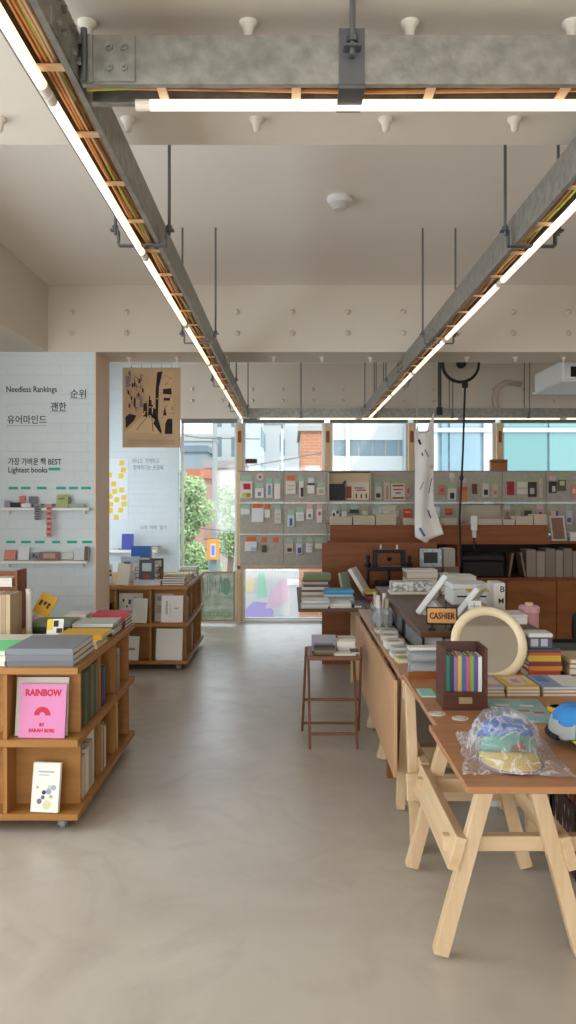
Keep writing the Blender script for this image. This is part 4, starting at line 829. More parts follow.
o = bx('letter_box', 'white box with black letters B and M on its side', 'box', 1.19, 1.258, 4.5, 4.65, ZR, ZR+.165, '#dcd9d1')
text('B', .05, (.002, -.0755, .112), (PI/2, 0, 0), BLACK, 'box_lettering', o, bold=.0006); text('M', .045, (-.008, -.0755, .045), (PI/2, 0, 0), BLACK, 'box_lettering', o, bold=.0006)
o = thing('wooden_stand', 'small yellow wooden stamp stand before the white printer', 'stand', (1.07, 4.40, ZR)); B().box(-.045, .045, -.04, .04, 0, .06, .003).done('base', pine('x'), o); B().box(-.06, .06, -.025, .025, .125, .14, .003).done('top_bar', noisy('yellow_wood', '#c99a3f', '#d9ac55', (6, 60, 60), .5), o); B().cyl((0, 0, .06), (0, 0, .125), .009).done('post', pine('z'), o)
o = thing('price_card', 'small white card with line drawing leaning on riser', 'card', (.955, 4.12, ZR+.0505), rot=(-.15, 0, 0)); B().box(0, .07, 0, .003, 0, .06).done('sheet', PW, o); B().box(.01, .06, -.001, 0, .03, .033).box(.03, .033, -.001, 0, .015, .05).done('printed_line', STEEL, o)
o = thing('wrapped_package', 'long white package with grey pattern lying across riser rear', 'package', (.70, 5.30, ZR)); B().box(0, .30, 0, .14, .018, .085, .012, None, 2).done('wrapping', noisy('speckled_wrap', '#8d8f8c', '#dcd9d0', (34, 34, 34), .6, 3, 0, .42, .55), o); B().box(-.01, .32, -.01, .15, 0, .018, .003).done('tray', mat('#ddd8c8', .6), o)
pile(1.04, 5.3, .2, .2, [(.02, '#c7bda9', 'beige'), (.02, '#8f8578', 'taupe'), (.012, '#dcd5c8', 'white')], 'right of the wrapped package on riser', 'riser papers', z=ZR)
o = thing('photo_frame', 'square grey blue framed picture standing before the dark recess', 'frame', (1.16, 6.85, ZTB), rot=(-.05, 0, 0)); fr = B(); w = .19; h = .36
for q in ((0, w, .2, .232), (0, w, h-.032, h), (0, .032, .232, h-.032), (w-.032, w, .232, h-.032)): fr.box(q[0], q[1], 0, .03, q[2], q[3])
fr.done('frame', noisy('marbled_frame', '#8fa0a8', '#c4ccce', (30, 30, 30), .5), o); B().box(.03, w-.03, .01, .02, .23, h-.03).done('picture', mat('#3a312c', .6), o); B().box(0, w, -.02, .06, 0, .2).done('plinth', mat('#6e5b48', .7), o)
pile(.95, 6.3, .26, .2, [(.05, '#8a7a66', 'brown'), (.05, '#a99a86', 'beige'), (.05, '#cfc7b8', 'pale'), (.05, '#97826a', 'tan'), (.02, '#d8d0c4', 'white')], 'right of the iron press on dark tabletop', 'papers by the press', z=ZTB, jitter=.012)
book('striped grey file standing right of the blue grey frame', .2, .16, .1, (1.37, 6.86, ZTB+.2), SPINE_NY, '#9a938a', None, 'file', 'file')
bx('brown_carton', 'brown carton carrying the striped file before the recess', 'carton', 1.365, 1.5, 6.84, 7.01, ZTB, ZTB+.199, '#7f6a55')
pile(1.23, 6.18, .27, .25, [(.05, '#b9ae9e', 'beige'), (.06, '#9c9184', 'grey brown'), (.04, '#d0c8ba', 'ivory'), (.03, '#e0dace', 'white')], 'at the right of dark tabletop', 'papers by the press', z=ZTB, jitter=.014)
# clear bin of rolled papers and card packs along the table edge
o = thing('clear_bin', 'clear box of wrapped paper rolls at the table edge', 'box', (.525, 4.72, ZTB)); tb = B(); [tb.box(*q) for q in ((0, .1, 0, .004, 0, .13), (0, .1, .3, .304, 0, .13), (0, .004, .004, .3, 0, .13), (.096, .1, .004, .3, 0, .13), (.004, .096, .004, .3, 0, .004))]
tb.done('bin_body', ACRYLIC, o)
for k in range(9):
    y = .03+.028*k; x = .03+.04*(k % 2); c_ = ['#d8cfc0', '#b8a58c', '#e1ddd4', '#8f867c', '#c7bfb2'][k % 5]; h = random.uniform(.15, .2)
    q = thing('paper_roll', f'wrapped paper roll in the clear bin, {NTH[k]} from the front', 'roll', (.525+x, 4.72+y, ZTB+.007), rot=(random.uniform(-.05, .05), .05*(1 if k % 2 else -1), 0), group='wrapped paper rolls')
    B().cyl((0, 0, 0), (0, 0, h), .012, n=10).done('roll_body', mat(c_, .5), q); B().cyl((0, 0, h*.45), (0, 0, h*.6), .0126, n=10).done('band', mat('#f0ede6', .6), q)
pcs = ['#dad5c9', '#b9c4c4', '#e3dfd6', '#c9c182', '#cfc8bb', '#b2b7b6', '#d8c9b2', '#e6e2db']
for k in range(7):
    y = 3.86+.12*k; x = .515+.02*(k % 2)
    book(f'small card pack lying along the table edge, {NTH[k]} from the front', .095, .10, .02+.008*(k % 3), (x, y, ZTB), random.uniform(-.2, .2)*0.4, pcs[k], 'card packs along the table edge', 'card pack', 'card_pack', prints=((.2, .8, .2, .6, '#9b9284'),))
q = book('yellow green card pack with red corner near the front of the table edge', .11, .09, .02, (.53, 3.74, ZTB), .15, '#cdc593', None, 'card pack', 'card_pack', prints=((.8, 1, 0, .4, '#a8413d'), (.1, .6, .2, .8, '#a8a05a')))
# acrylic trays on a wooden tray
o = thing('wooden_tray', 'shallow wooden tray under clear boxes at the left table edge', 'tray', (.548, 3.42, ZA)); B().box(-.02, .17, 0, .075, 0, .022, .002).done('base', ply('x'), o); B().box(-.022, .172, -.004, 0, 0, .032).done('front_lip', redwood('x'), o)
for k, (dz, dx, lab) in enumerate(((.0225, .0, 'lower'), (.0735, -.006, 'upper'))):
    q = thing('clear_card_box', f'{lab} clear box of white cards on the wooden tray', 'box', (.533+dx, 3.425, ZA+dz)); tb = B()
    [tb.box(*v) for v in ((0, .165, 0, .003, 0, .05), (0, .165, .065, .068, 0, .05), (0, .003, .003, .065, 0, .05), (.162, .165, .003, .065, 0, .05), (.003, .162, .003, .065, 0, .003))]
    tb.done('box_body', ACRYLIC, q)
    for j in range(3): B().box(.008, .155, .008+.018*j, .02+.018*j, .004, .036+.006*j).done('card_stack', mat(['#d6d5d2', '#b9bcbd', '#e6e5e2'][j], .6), q)
    B().box(.02, .14, -.001, .0, .012, .03).done('printed_label', mat('#9a9c9c', .6), q)
book('clear sleeve of cards lying on top of the upper clear box', .15, .06, .012, (.532, 3.43, ZA+.1245), .02, '#cfd0ce', None, 'card pack', 'card_pack')
# wooden box of upright zines
o = thing('book_box', 'dark brown wooden box holding a row of colourful spines', 'box', (.577, 2.905, ZA), rot=(0, 0, math.radians(-1))); DW = noisy('dark_box_wood', '#4a2a20', '#5a3428', (4, 4, 30), .45)
B().box(.0, .168, .0, .15, 0, .012).done('base', DW, o); B().box(.0, .012, .0, .15, .012, .235).done('side_panel', DW, o); B().box(.156, .168, .0, .15, .012, .235).done('side_panel', DW, o); B().box(.012, .156, .138, .15, .012, .235).done('back_panel', DW, o); f = B().box(.012, .156, .0, .012, .012, .068).done('front_panel', DW, o)
B().box(.06, .11, -.0015, .0, .026, .05).done('label_plate', mat('#a89a70', .4, .3), f)
SPC = [('#1f8f7d', 'teal'), ('#3c3a4a', 'dark slate'), ('#8a6f95', 'mauve'), ('#c9a53f', 'ochre'), ('#3d64a3', 'blue'), ('#b5596b', 'rose'), ('#7a9a3f', 'green'), ('#5a4f8e', 'violet'), ('#e0dacd', 'white')]
RB = Matrix.Rotation(math.radians(-1), 3, 'Z')
for k, (c_, nm) in enumerate(SPC):
    p = Vector((.577, 2.905, ZA)) + RB @ Vector((.0145+.0154*k, .022, .0125)); q = book(f'{nm} zine standing in the dark wooden box, {NTH[k]} from the left', .11, .19-.002*(k % 3), .0145, p, (RB @ SPINE_NY.to_matrix()).to_euler(), c_, 'zines in the dark wooden box', 'zine', 'zine')
book('mint green leaflet lying left of the dark wooden box', .06, .12, .006, (.53, 3.10, ZA), 0, '#8fcbb4', None, 'leaflet', 'leaflet')
# mirror
o = thing('round_mirror', 'round mirror with thick cream frame leaning back on table', 'mirror', (.882, 3.345, ZA), rot=(math.radians(-24), 0, 0))
TM = noisy('cream_gloss', '#e3cfa9', '#e8d7b5', (5, 5, 5), .3); R0 = .148
B().path([(math.cos(a*PI/24)*R0, 0, .172+math.sin(a*PI/24)*R0) for a in range(48)], .021, 14, True).done('frame', TM, o, True)
mm, mt_, mb_ = nodes('mirror_silver'); mb_.inputs['Metallic'].default_value = 1; mb_.inputs['Roughness'].default_value = .03; mb_.inputs['Base Color'].default_value = (.44, .41, .37, 1)
B().cyl((0, -.004, .172), (0, .004, .172), .140, n=48).done('glass', mm, o); B().cyl((0, .005, .172), (0, .016, .172), .145, n=40).done('backing', mat('#b59a77', .6), o)
B().bar((0, .02, .22), (0, .115, .058), .03, .01).done('easel_leg', mat('#b59a77', .6), o)
# zine piles in front of the mirror
def zp(x0, x1, c1, nm, where, prints=()):
    pile(x0, 3.11, x1-x0, .21, [(.013, '#b99a78', 'kraft'), (.013, '#c2a684', 'kraft'), (.013, c1, nm, prints)], where, 'zine piles before the mirror', z=ZA, jitter=.002)
zp(.765, .868, '#b79fb5', 'lilac', 'left in the row before the mirror', ((.2, .9, .2, .7, '#d8c9a8'),))
zp(.876, 1.012, '#d6b35c', 'yellow floral', 'in the mid row before the mirror', ((.2, .75, .15, .8, '#d9c3c0'), (.35, .58, .3, .6, '#b78aa0'), (.82, .95, .2, .9, '#e2c98a')))
zp(1.02, 1.21, '#8fa3c4', 'blue and white', 'right in the row before the mirror', ((.45, .98, .05, .95, '#e8e6e4'), (.05, .3, .4, .9, '#5b7fbf')))
pile(1.06, 3.42, .145, .12, [(.034, '#c9563a', 'orange red'), (.022, '#d78a3f', 'orange'), (.02, '#7b3f35', 'dark red'), (.026, '#cfa93f', 'mustard'), (.012, '#c45a34', 'rust'), (.014, '#4e4b54', 'charcoal')], 'in the colourful stack beside the mirror', 'colourful stack', z=ZA, front=True)
o = bx('card_game_box', 'small white and grey box topping the colourful stack', 'box', 1.065, 1.17, 3.43, 3.53, ZA+.1305, ZA+.20, '#55565e', '#d3d2cf'); B().box(-.045, -.012, -.052, -.049, .012, .045).box(.0, .03, -.052, -.049, .012, .045).done('printed_panel', mat('#aeb3bd', .6), o)
o = thing('pink_canister', 'pink lidded canister with wooden knob behind the mirror', 'canister', (1.335, 4.3, ZTB)); PK = mat('#c9929b', .5)
B().lathe([(.05, 0), (.052, .01), (.052, .165), (.05, .17)], n=24).done('body', PK, o, False); B().lathe([(.057, .17), (.058, .195), (.05, .205)], n=24).done('lid', mat('#d19ca4', .5), o); B().lathe([(.022, .205), (.024, .215), (.02, .222)], n=16).done('knob', pine('x'), o)
pile(1.235, 3.40, .30, .2, [(.02, '#5a3a34', 'dark brown'), (.03, '#a78b68', 'wooden toned'), (.02, '#8d7352', 'tan'), (.018, '#c4a987', 'light tan')], 'at the right edge of mirror table', 'right edge pile', z=ZA)
book('white paper sheaf behind the pile at the right edge', .2, .13, .05, (1.19, 3.625, ZTB), .05, '#e2dfda', None, 'papers', 'paper_sheaf')
# flat leaflets, discs, tape
o = thing('leaflet', 'pale teal printed leaflet lying between box and second cap', 'leaflet', (.745, 2.76, ZA), rot=(0, 0, math.radians(-5))); B().box(0, .21, 0, .31, 0, .004).done('sheet', noisy('teal_print', '#7fb0b4', '#9cc3c2', (14, 14, 14), .4), o)
for (a, b_, c_, d_, m_) in ((.03, .08, .2, .23, '#d9dfdc'), (.1, .14, .12, .15, '#b86a5c'), (.15, .19, .1, .13, '#b86a5c'), (.05, .09, .12, .15, '#4c6a72'), (.12, .17, .2, .22, '#e3e6e2')): B().box(a, b_, c_, d_, .004, .0047).done('printed_shape', mat(m_, .5), o)
for (px_, D_, lab, r) in ((437, 2.86, 'white round sticker with pale ring left before the wooden box', .032), (460, 2.80, 'beige round sticker right before the wooden box', .03)):
    o = thing('round_sticker', lab, 'sticker', (X(px_, D_), D_, ZA)); B().lathe([(r, 0), (r, .002)], n=24).done('disc', mat('#d9cfc0', .5), o); B().path([(math.cos(a*PI/10)*r*.65, math.sin(a*PI/10)*r*.65, .002) for a in range(20)], .0022, 5, True).done('printed_ring', mat('#a9a08f', .5), o)
o = thing('tape_roll', 'roll of yellow tape standing behind the second cap', 'tape', (1.005, 2.90, ZA)); MR = Matrix.Rotation(.5, 4, 'X'); B().lathe([(.026, 0), (.036, 0), (.036, .018), (.026, .018)], n=24).done('tape', mat('#d9a336', .5), o); B().lathe([(.0255, 0), (.0262, .0), (.0262, .018), (.0255, .018)], n=24).done('core', mat('#e8d6ae', .6), o)
# ============================================================ CAPS
def cap(label, loc, rot, up, fr, side, brim, trim, logo, group='caps'):
    o = thing('cap', label, 'cap', loc, rot=rot, group=None)
    rx_, ry_, h = .092, .098, .096; nT, nP = 64, 22; rings = []
    cb, fb = B(), B(); V = {}
    def lift(th): return .026*max(0, math.cos(th))**1.5
    def pt(i, j):
        th = 2*PI*i/nT; ph = (PI/2)*j/nP; s = math.cos(ph)**.62
        fx = 1; return Vector((math.sin(th)*rx_*s*fx, -math.cos(th)*ry_*s, h*math.sin(ph)**.9*(1-.0*s)+.012+lift(th)*(1-j/nP)+.0025*math.sin(9*th)*math.cos(ph)))
    def addf(bb, key, ps):
        vs = []
        for p in ps:
            k2 = (key, round(p.x, 5), round(p.y, 5), round(p.z, 5))
            if k2 not in V: V[k2] = bb.bm.verts.new(p)
            vs.append(V[k2])
        vs2 = list(dict.fromkeys(vs))
        if len(vs2) >= 3:
            try: bb.bm.faces.new(vs2)
            except ValueError: pass
    sd = B()
    for i in range(nT):
        th = 2*PI*(i+.5)/nT
        for j in range(nP):
            front = abs((th+PI) % (2*PI)-PI) < 1.15
            wave = 7+1.2*math.cos(th*2)
            k = ('f', fb) if front and j < wave else (('s', sd) if (not front and j < wave) else ('c', cb))
            addf(k[1], k[0], [pt(i, j), pt(i+1, j), pt(i+1, j+1), pt(i, j+1)])
    for bb, n_, m_ in ((cb, 'crown', up), (fb, 'front_panel', fr), (sd, 'side_panel', side)):
        q = bb.done(n_, m_, o, True); q.modifiers.new('thick', 'SOLIDIFY').thickness = .002
    # curved brim
    bb = B(); nu, nv = 16, 6; g = []
    for i in range(nu+1):
        a = -1.3+2.6*i/nu; row = []
        for j in range(nv+1):
            t = j/nv; p0 = Vector((math.sin(a)*rx_*.99, -math.cos(a)*ry_*.99, .012+lift(a)))
            ext = .088*max(0, math.cos(a*1.12))**.42
            row.append(bb.bm.verts.new((p0.x*(1+.14*t*math.cos(a)), p0.y-ext*t, p0.z-(.028*t+.010*t*t)*max(0, math.cos(a))**.5-.012*abs(math.sin(a))**2*t*0+.004*t)))
        g.append(row)
    for i in range(nu):
        for j in range(nv): bb.bm.faces.new((g[i][j], g[i+1][j], g[i+1][j+1], g[i][j+1]))
    edge_ = [g[i][nv].co.copy() for i in range(nu+1)]
    br_ = bb.done('brim', brim, o, True); br_.modifiers.new('thick', 'SOLIDIFY').thickness = .003
    B().path(edge_, .0035, 6).done('brim_edge', trim, br_, True)
    B().ball((0, 0, h+.014), .008, (1, 1, .5)).done('button', up, o, True)
    if logo:
        def fp(u, v): th = u/rx_; ph = v; p = Vector((math.sin(th)*rx_*math.cos(ph)**.62, -math.cos(th)*ry_*math.cos(ph)**.62, h*math.sin(ph)**.9+.012+lift(th)*(1-ph/(PI/2)))); return p*1.02+Vector((0, -.002, 0))
        def patch_(poly, name):
            b2 = B(); vs = [b2.bm.verts.new(fp(u, v)) for u, v in poly]; b2.bm.faces.new(vs); q = b2.done(name, mat(logo, .7), o); q.modifiers.new('thick', 'SOLIDIFY').thickness = .0015
        patch_([(-.004, .06), (.04, .06), (.042, .16), (.032, .21), (.02, .18), (.008, .21), (-.004, .15)], 'embroidered_patch'); patch_([(.018, .17), (.03, .17), (.036, .36), (.029, .37)], 'embroidered_patch')
    return o
CL = lambda h: noisy('cap_cloth_'+h.strip('#'), h, h, (3, 3, 3), .9, 2, .3, bscale=200)
cap('blue and teal cap with yellow brim inside a clear bag', (.672, 2.40, ZA+.004), (0, 0, math.radians(-4)), CL('#2f6fbf'), CL('#5f9d8d'), CL('#8c8a86'), CL('#d9bd5c'), CL('#9388ad'), '#9b3a34')
c2_ = cap('second cap with grey and blue panels at right table edge', (.945, 2.52, ZA+.016), (math.radians(4), 0, math.radians(38)), CL('#3f86c9'), CL('#3f9a88'), CL('#aab0af'), CL('#d9bd5c'), CL('#3a3550'), None)
B().path([(math.cos(a)*.093, .002+math.sin(a)*.099, .010) for a in [PI*.95-PI*k/14*1.0 for k in range(13)]], .009, 8).done('back_strap', BLACK, c2_)
# crinkled clear bag round the first cap
o = thing('plastic_bag', 'crinkled clear plastic bag wrapped around the blue cap', 'bag', (.682, 2.40, ZA), rot=(0, 0, math.radians(-6)))
from mathutils import noise as NZ
bb = B(); nu, nv = 60, 56; g = []
for i in range(nu+1):
    row = []
    for j in range(nv+1):
        u, v = i/nu*2-1, j/nv*2-1
        n1 = NZ.noise(Vector((u*2.2, v*2.2, 3)))*.5+NZ.noise(Vector((u*6, v*6, 1)))*.25+NZ.noise(Vector((u*14, v*14, 7)))*.12
        ang = math.atan2(v, u); ed = 1+.10*NZ.noise(Vector((math.cos(ang)*2.2, math.sin(ang)*2.2, 5)))
        x = u*.146*ed*(1-.05*v); y = v*.195*ed
        cr = abs(NZ.noise(Vector((u*5+9, v*5, 2))))*.5+abs(NZ.noise(Vector((u*11, v*11+4, 8))))*.3
        dx, dy = x+.018, y-.0
        d = math.sqrt((dx/.100)**2+(dy/.108)**2) if dy > -.02 else math.sqrt((dx/.115)**2+((dy+.02)/.175)**2)
        hc = .132 if dy > -.02 else .132-.5*(-dy-.02)*min(1, (-dy-.02)/.04)
        hc = max(.036, hc)
        dome = hc*max(0, 1-max(0, d)**3.4)**.5 if d < 1 else 0
        e = max(abs(u), abs(v)); sk = .034*max(0, 1-e)**.5+cr*.045*(1-e**6)
        z = max(dome+.006+cr*.012, sk if d > .9 else 0, .003)
        if e > .97: z = .003+.010*cr
        row.append(bb.bm.verts.new((x, y, z+.002)))
    g.append(row)
for i in range(nu):
    for j in range(nv): bb.bm.faces.new((g[i][j], g[i+1][j], g[i+1][j+1], g[i][j+1]))
bb.done('film', BAG, o, False)
# ============================================================ COUNTER
o = thing('counter_panel', 'upright brown wooden panel in front of the back counter', 'panel', (X(322, 7.04), 7.04, 0)); w = X(437, 7.04)-X(322, 7.04)
B().box(0, w, 0, .022, 0, 1.107, .001).done('board', redwood('x'), o); B().box(.02, .06, .022, .3, 0, .05).box(w-.06, w-.02, .022, .3, 0, .05).done('foot', redwood('y'), o)
YK = 8.0; o = thing('back_counter', 'long brown back counter with dark open shelf and doors', 'counter', (X(330, YK), YK, 0)); w = 4.55-X(330, YK); RW = redwood('x')
xr = X(548, YK)-X(330, YK)
B().box(0, xr, 0, .75, 1.22, 1.24, .002).done('top', RW, o); B().box(0, xr, 0, .02, 1.04, 1.22).done('apron', RW, o); B().box(xr, w, 0, .75, 1.045, 1.065, .002).done('lower_top', RW, o)
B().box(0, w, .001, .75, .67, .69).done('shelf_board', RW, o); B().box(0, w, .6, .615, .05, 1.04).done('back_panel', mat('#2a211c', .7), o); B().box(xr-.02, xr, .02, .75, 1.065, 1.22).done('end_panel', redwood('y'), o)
for x in (0, X(458, YK)-X(330, YK), 2.655, w-.02): B().box(x, x+.02, .01, .6, .69, 1.04).done('divider', redwood('z'), o)
B().box(0, w, .03, .6, 0, .05).done('plinth', BLACK, o); B().box(0, .02, .02, .6, .05, .67).done('side_panel', redwood('z'), o); B().box(w-.02, w, .02, .6, .05, .67).done('side_panel', redwood('z'), o)
x = X(507, YK)-X(330, YK)-.52*3
for k in range(8):
    a, c_ = x+.52*k, x+.52*(k+1)-.006
    if a < -.1 or c_ > w: continue
    B().box(max(a, 0), c_, .0, .018, .055, .665, .001).done('door', noisy('veneer_door', '#8a5023', '#9b5e2d', (3, 3, 14), .45), o)
# files and albums in the recess
px_ = 526; k = 0
for wd, h, c_, nm in ((10, .29, '#8f8072', 'taupe'), (9, .27, '#a08f80', 'buff'), (10, .3, '#84756a', 'grey brown'), (8, .28, '#9b8a7b', 'beige'), (9, .3, '#8b7b6e', 'brown'), (8, .27, '#95867a', 'pale brown')):
    book(f'{nm} album standing in dark recess, {NTH[k]} from the left', .24, h, (wd-.6)*8.1/770, (X(px_, 8.1), 8.08, .6905), SPINE_NY, c_, 'albums in the dark recess', 'album', 'album'); px_ += wd; k += 1
for k, (px_, r) in enumerate(((513.5, .16), (518, -.18))):
    M = Matrix.Rotation(r, 3, 'Y') @ SPINE_NY.to_matrix()
    book(f"thin buff folder {['crossing rightwards', 'crossing leftwards'][k]} left of the albums in dark recess", .2, .25, .02, (X(px_-3+6*k, 8.1)-(.03 if k == 0 else -.03), 8.08+.0*k, .697), M.to_euler(), '#8a6d50', None, 'folder', 'folder')
bx('black_box', 'wide black box in the left of the dark recess', 'box', X(461, 8.1), X(503, 8.1), 8.05, 8.4, .6905, .93, '#1d1a19', '#242021')
bx('paper_box', 'beige storage box on the dark tabletop before the recess', 'box', 1.22, 1.48, 6.52, 6.76, ZTB, ZTB+.16, '#a79b8b', '#b8ad9d')
# objects on the counter top
def wt(label, a, c_, h, y=8.03, z=1.2405, c2='#bfb09c'):
    o = thing('white_tray', label, 'tray', (X(a, y), y, z)); w = X(c_, y)-X(a, y); m_ = mat(c2, .6)
    B().box(0, w, 0, .2, 0, .008).done('tray_floor', m_, o); B().box(0, w, 0, .006, .008, h).done('tray_front', m_, o); B().box(0, w, .194, .2, .008, h).done('tray_back', m_, o)
    B().box(0, .006, .006, .194, .008, h).done('tray_side', m_, o); B().box(w-.006, w, .006, .194, .008, h).done('tray_side', m_, o); B().box(.02, w-.02, .02, .18, .008, h*.8).done('cards', mat('#c4b8a6', .7), o)
for a, c_, h, lab in ((331, 352, .085, 'cream tray at the left end of back counter'), (353, 375, .095, 'cream tray, second from the left on back counter'), (376, 396, .11, 'taller cream tray, third from the left on back counter'), (403, 417, .07, 'low cream tray left of the hanging banner'), (444, 457, .07, 'low cream tray right of the hanging banner'), (470, 502, .06, 'long low tray under the empty display bay'), (503, 515, .055, 'low tray left of the pair of white boxes'), (516, 533, .09, 'white tray, left of the pair at counter right end'), (534, 547, .11, 'white tray, right of the pair at counter right end')): wt(lab, a, c_, h)
def sitbox(lab, a, c_, z0, h, colr, y=7.5): return None
o = thing('power_adapter', 'white plug adapter with black lead hanging on counter apron', 'adapter', (X(474, 7.98), 7.999, Z(531, 7.98))); B().box(-.03, .03, -.05, 0, 0, .16, .01).done('body', mat('#e2ddd2', .5), o); B().box(-.02, .02, -.045, -.005, -.07, 0, .006).done('socket', mat('#d3ccc0', .5), o); B().cyl((0, -.02, -.07), (0, -.02, -.18), .01).done('lead', BLACK, o)
o = thing('leaning_card', 'brown framed card leaning at the right end of back counter', 'card', (X(552, 8.1), 8.1, 1.0695), rot=(-.25, 0, .15)); B().box(0, .17, 0, .015, 0, .27).done('frame', mat('#c9bfb3', .6), o); B().box(.02, .15, -.002, 0, .02, .25).done('picture', mat('#8d6656', .6), o)
pile(X(569, 8.15), 8.12, .3, .2, [(.04, '#b5aca0', 'grey'), (.05, '#d6d0c4', 'white')], 'at the right end of back counter', 'counter end books', z=1.0655)
o = thing('tape_dispenser', 'white stand with clear sheets behind the counter panel', 'stand', (X(391, 8.02), 8.3, 1.2405)); B().box(-.1, .1, 0, .12, 0, .02).done('base', mat('#bfb8ae', .5), o); B().box(-.09, .09, .05, .055, .02, .2).done('sheet', ACRYLIC, o)
# black desk chair at the right edge
o = thing('desk_chair', 'black rounded desk chair behind the table at right edge', 'chair', (2.02, 5.2, 0)); CH = mat('#1b1a1b', .6)
B().box(-.22, .22, -.22, .22, .44, .50, .03, None, 3).done('seat', CH, o); 
B().prism([(.2*math.copysign(abs(math.cos(a*PI/16))**.5, math.cos(a*PI/16)), .68+.13*math.copysign(abs(math.sin(a*PI/16))**.5, math.sin(a*PI/16))) for a in range(32)], -.26, -.22).done('backrest', CH, o); B().box(-.03, .03, -.245, -.21, .46, .6).done('back_post', CH, o)
B().cyl((0, 0, .08), (0, 0, .44), .025).done('column', STEEL, o)
for k in range(5):
    a = k*2*PI/5+.3; e = (math.cos(a)*.26, math.sin(a)*.26); B().bar((0, 0, .09), (*e, .07), .04, .03).done('base_arm', CH, o); B().ball((*e, .028), .028).done('caster', DARK, o, True)
# ============================================================ HANGING DISPLAY WALL
YP = 9.25; COLS = [239.5, 284, 327.3, 370.5, 414.5, 458.5, 502, 546, 590]; ROWS = [(472, 502), (503.6, 533.6), (535.2, 566)]
PEG = noisy('grey_felt_board', '#aaa296', '#b6aea1', (20, 20, 20), .9); cn = NTH
x0_, x1_ = X(237.5, YP), X(600, YP)
o = thing('display_wall', 'wall of grey felt display panels in a pine frame before the windows', 'display', (0, YP, 0))
for r, (ya, yb_) in enumerate(ROWS):
    for c_ in range(8):
        if (r == 0 and c_ == 2) or (r == 1 and c_ == 5): continue
        B().box(X(COLS[c_]+.5, YP), X(COLS[c_+1]-.5, YP), 0, .02, Z(yb_, YP), Z(ya, YP), .002).done('felt_panel', PEG, o)  # right part of the bottom row is unseen, added to block window light
for y, a_, b_ in ((502.8, 239, 600), (534.4, 239, 345)): B().box(X(a_, YP), X(b_, YP), -.025, .02, Z(y+.7, YP)+.001, Z(y-.7, YP)-.001).done('rail', mat('#ddd9d0', .5), o)
B().box(x0_, x1_, .021, .06, Z(569, YP), Z(566.3, YP)).done('bottom_rail', pine('x'), o); B().box(x0_, x0_+.03, .021, .06, 0, Z(471.5, YP)).done('post', pine('z'), o); B().box(x0_, x1_, 0.021, .06, Z(471.8, YP), Z(470.6, YP)).done('top_rail', mat('#8d8a83', .5), o); B().box(x1_-.03, x1_, .021, .06, 0, Z(471.5, YP)).done('post', pine('z'), o)
for c_ in COLS[1:-1]: B().box(X(c_, YP)-.02, X(c_, YP)+.02, .021, .05, Z(566, YP), Z(472, YP)).done('stile', mat('#cfcac0', .5), o)
def nichebox(name, label, a, c_, ya, yb_, m_):
    o = thing(name, label, 'display box', (X(a, YP), YP, Z(yb_, YP))); w, h = X(c_, YP)-X(a, YP), Z(ya, YP)-Z(yb_, YP)
    B().box(0, w, .012, .02, 0, h).done('back_panel', m_, o); B().box(0, w, -.13, .012, h-.012, h).done('roof', mat('#6e6252', .6), o); B().box(0, .01, -.13, .012, 0, h-.012).done('side_panel', mat('#bfb09a', .6), o); B().box(w-.01, w, -.13, .012, 0, h-.012).done('side_panel', mat('#bfb09a', .6), o); B().box(.01, w-.01, -.13, .012, 0, .01).done('floor_panel', mat('#bfb09a', .6), o); return o  # light back panel colour stands in for warm light inside the bay
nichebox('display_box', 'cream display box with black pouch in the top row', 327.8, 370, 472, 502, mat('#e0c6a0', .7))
o = bx('black_pouch', 'black pouch lying in left half of cream display box', 'pouch', X(329.3, 9.15), X(345, 9.15), 9.14, 9.2, Z(501.2, YP)+.012, Z(484, 9.15), '#26272a'); B().prism([(.06, .2), (.1, .24), (.1, .2)], -.02, .02).done('corner', mat('#2d2e31', .6), o)
o = book('picture booklet with red and blue bands in cream display box', .27, .22, .01, (X(346.5, 9.2), 9.2, Z(501.2, YP)+.013), lean(6), '#e0cdb4', name='booklet', cat='booklet', prints=((.0, .22, .1, .75, '#a4482f'), (.35, .75, .62, .7, '#4f8fc0'), (.4, .85, .5, .58, '#c94a38'), (.4, .46, .1, .35, '#3a322c'), (.62, .68, .1, .33, '#3a322c'), (.84, .9, .1, .36, '#3a322c')))
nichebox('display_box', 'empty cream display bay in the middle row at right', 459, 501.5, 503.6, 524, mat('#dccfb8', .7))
TAGC = {'m': ('#a3c4ac', 'mint'), 'o': ('#dd7038', 'orange'), 'p': ('#dcb3b0', 'pink'), 'w': ('#d9dad6', 'white'), 'g': ('#a9b788', 'green')}
def packet(x, ty, tc, w, y0_, y1_, c_, nm, extra=(), col_=None, row_=None):
    Y = YP+.0005; o = thing('hanging_packet', '', 'packet', (X(x, Y), Y, Z(y1_ if y1_ else ty+2, Y)), group='packets on the grey display panels'); s = Y/770
    zt = (( y1_ or ty+2)-ty)*s
    B().box(-max(w*.4, 2.6)*s, max(w*.4, 2.6)*s, -.004, 0, zt-2.4*s, zt+2.4*s).done('header_tag', mat(TAGC[tc][0], .7), o)
    if y1_:
        h = (y1_-y0_)*s; p = B().box(-w/2*s, w/2*s, -.022, -.004, 0, h, .004).done('packet_body', mat(c_, .55), o)
        for (u0, u1, v0, v1, ec) in extra: B().box((-.5+u0)*w*s, (-.5+u1)*w*s, -.0235, -.0215, v0*h, v1*h).done('printed_panel', mat(ec, .6), o)
        B().cyl((0, -.002, zt+1.2*s), (0, -.04, zt+1.2*s), .003, n=6).done('hook', STEEL, o)
    return o, nm, tc
DKB = ((.2, .8, .15, .5, '#3d3c40'),); LN = ((.15, .85, .6, .66, '#a8a39b'), (.2, .8, .3, .36, '#b0aba3'))
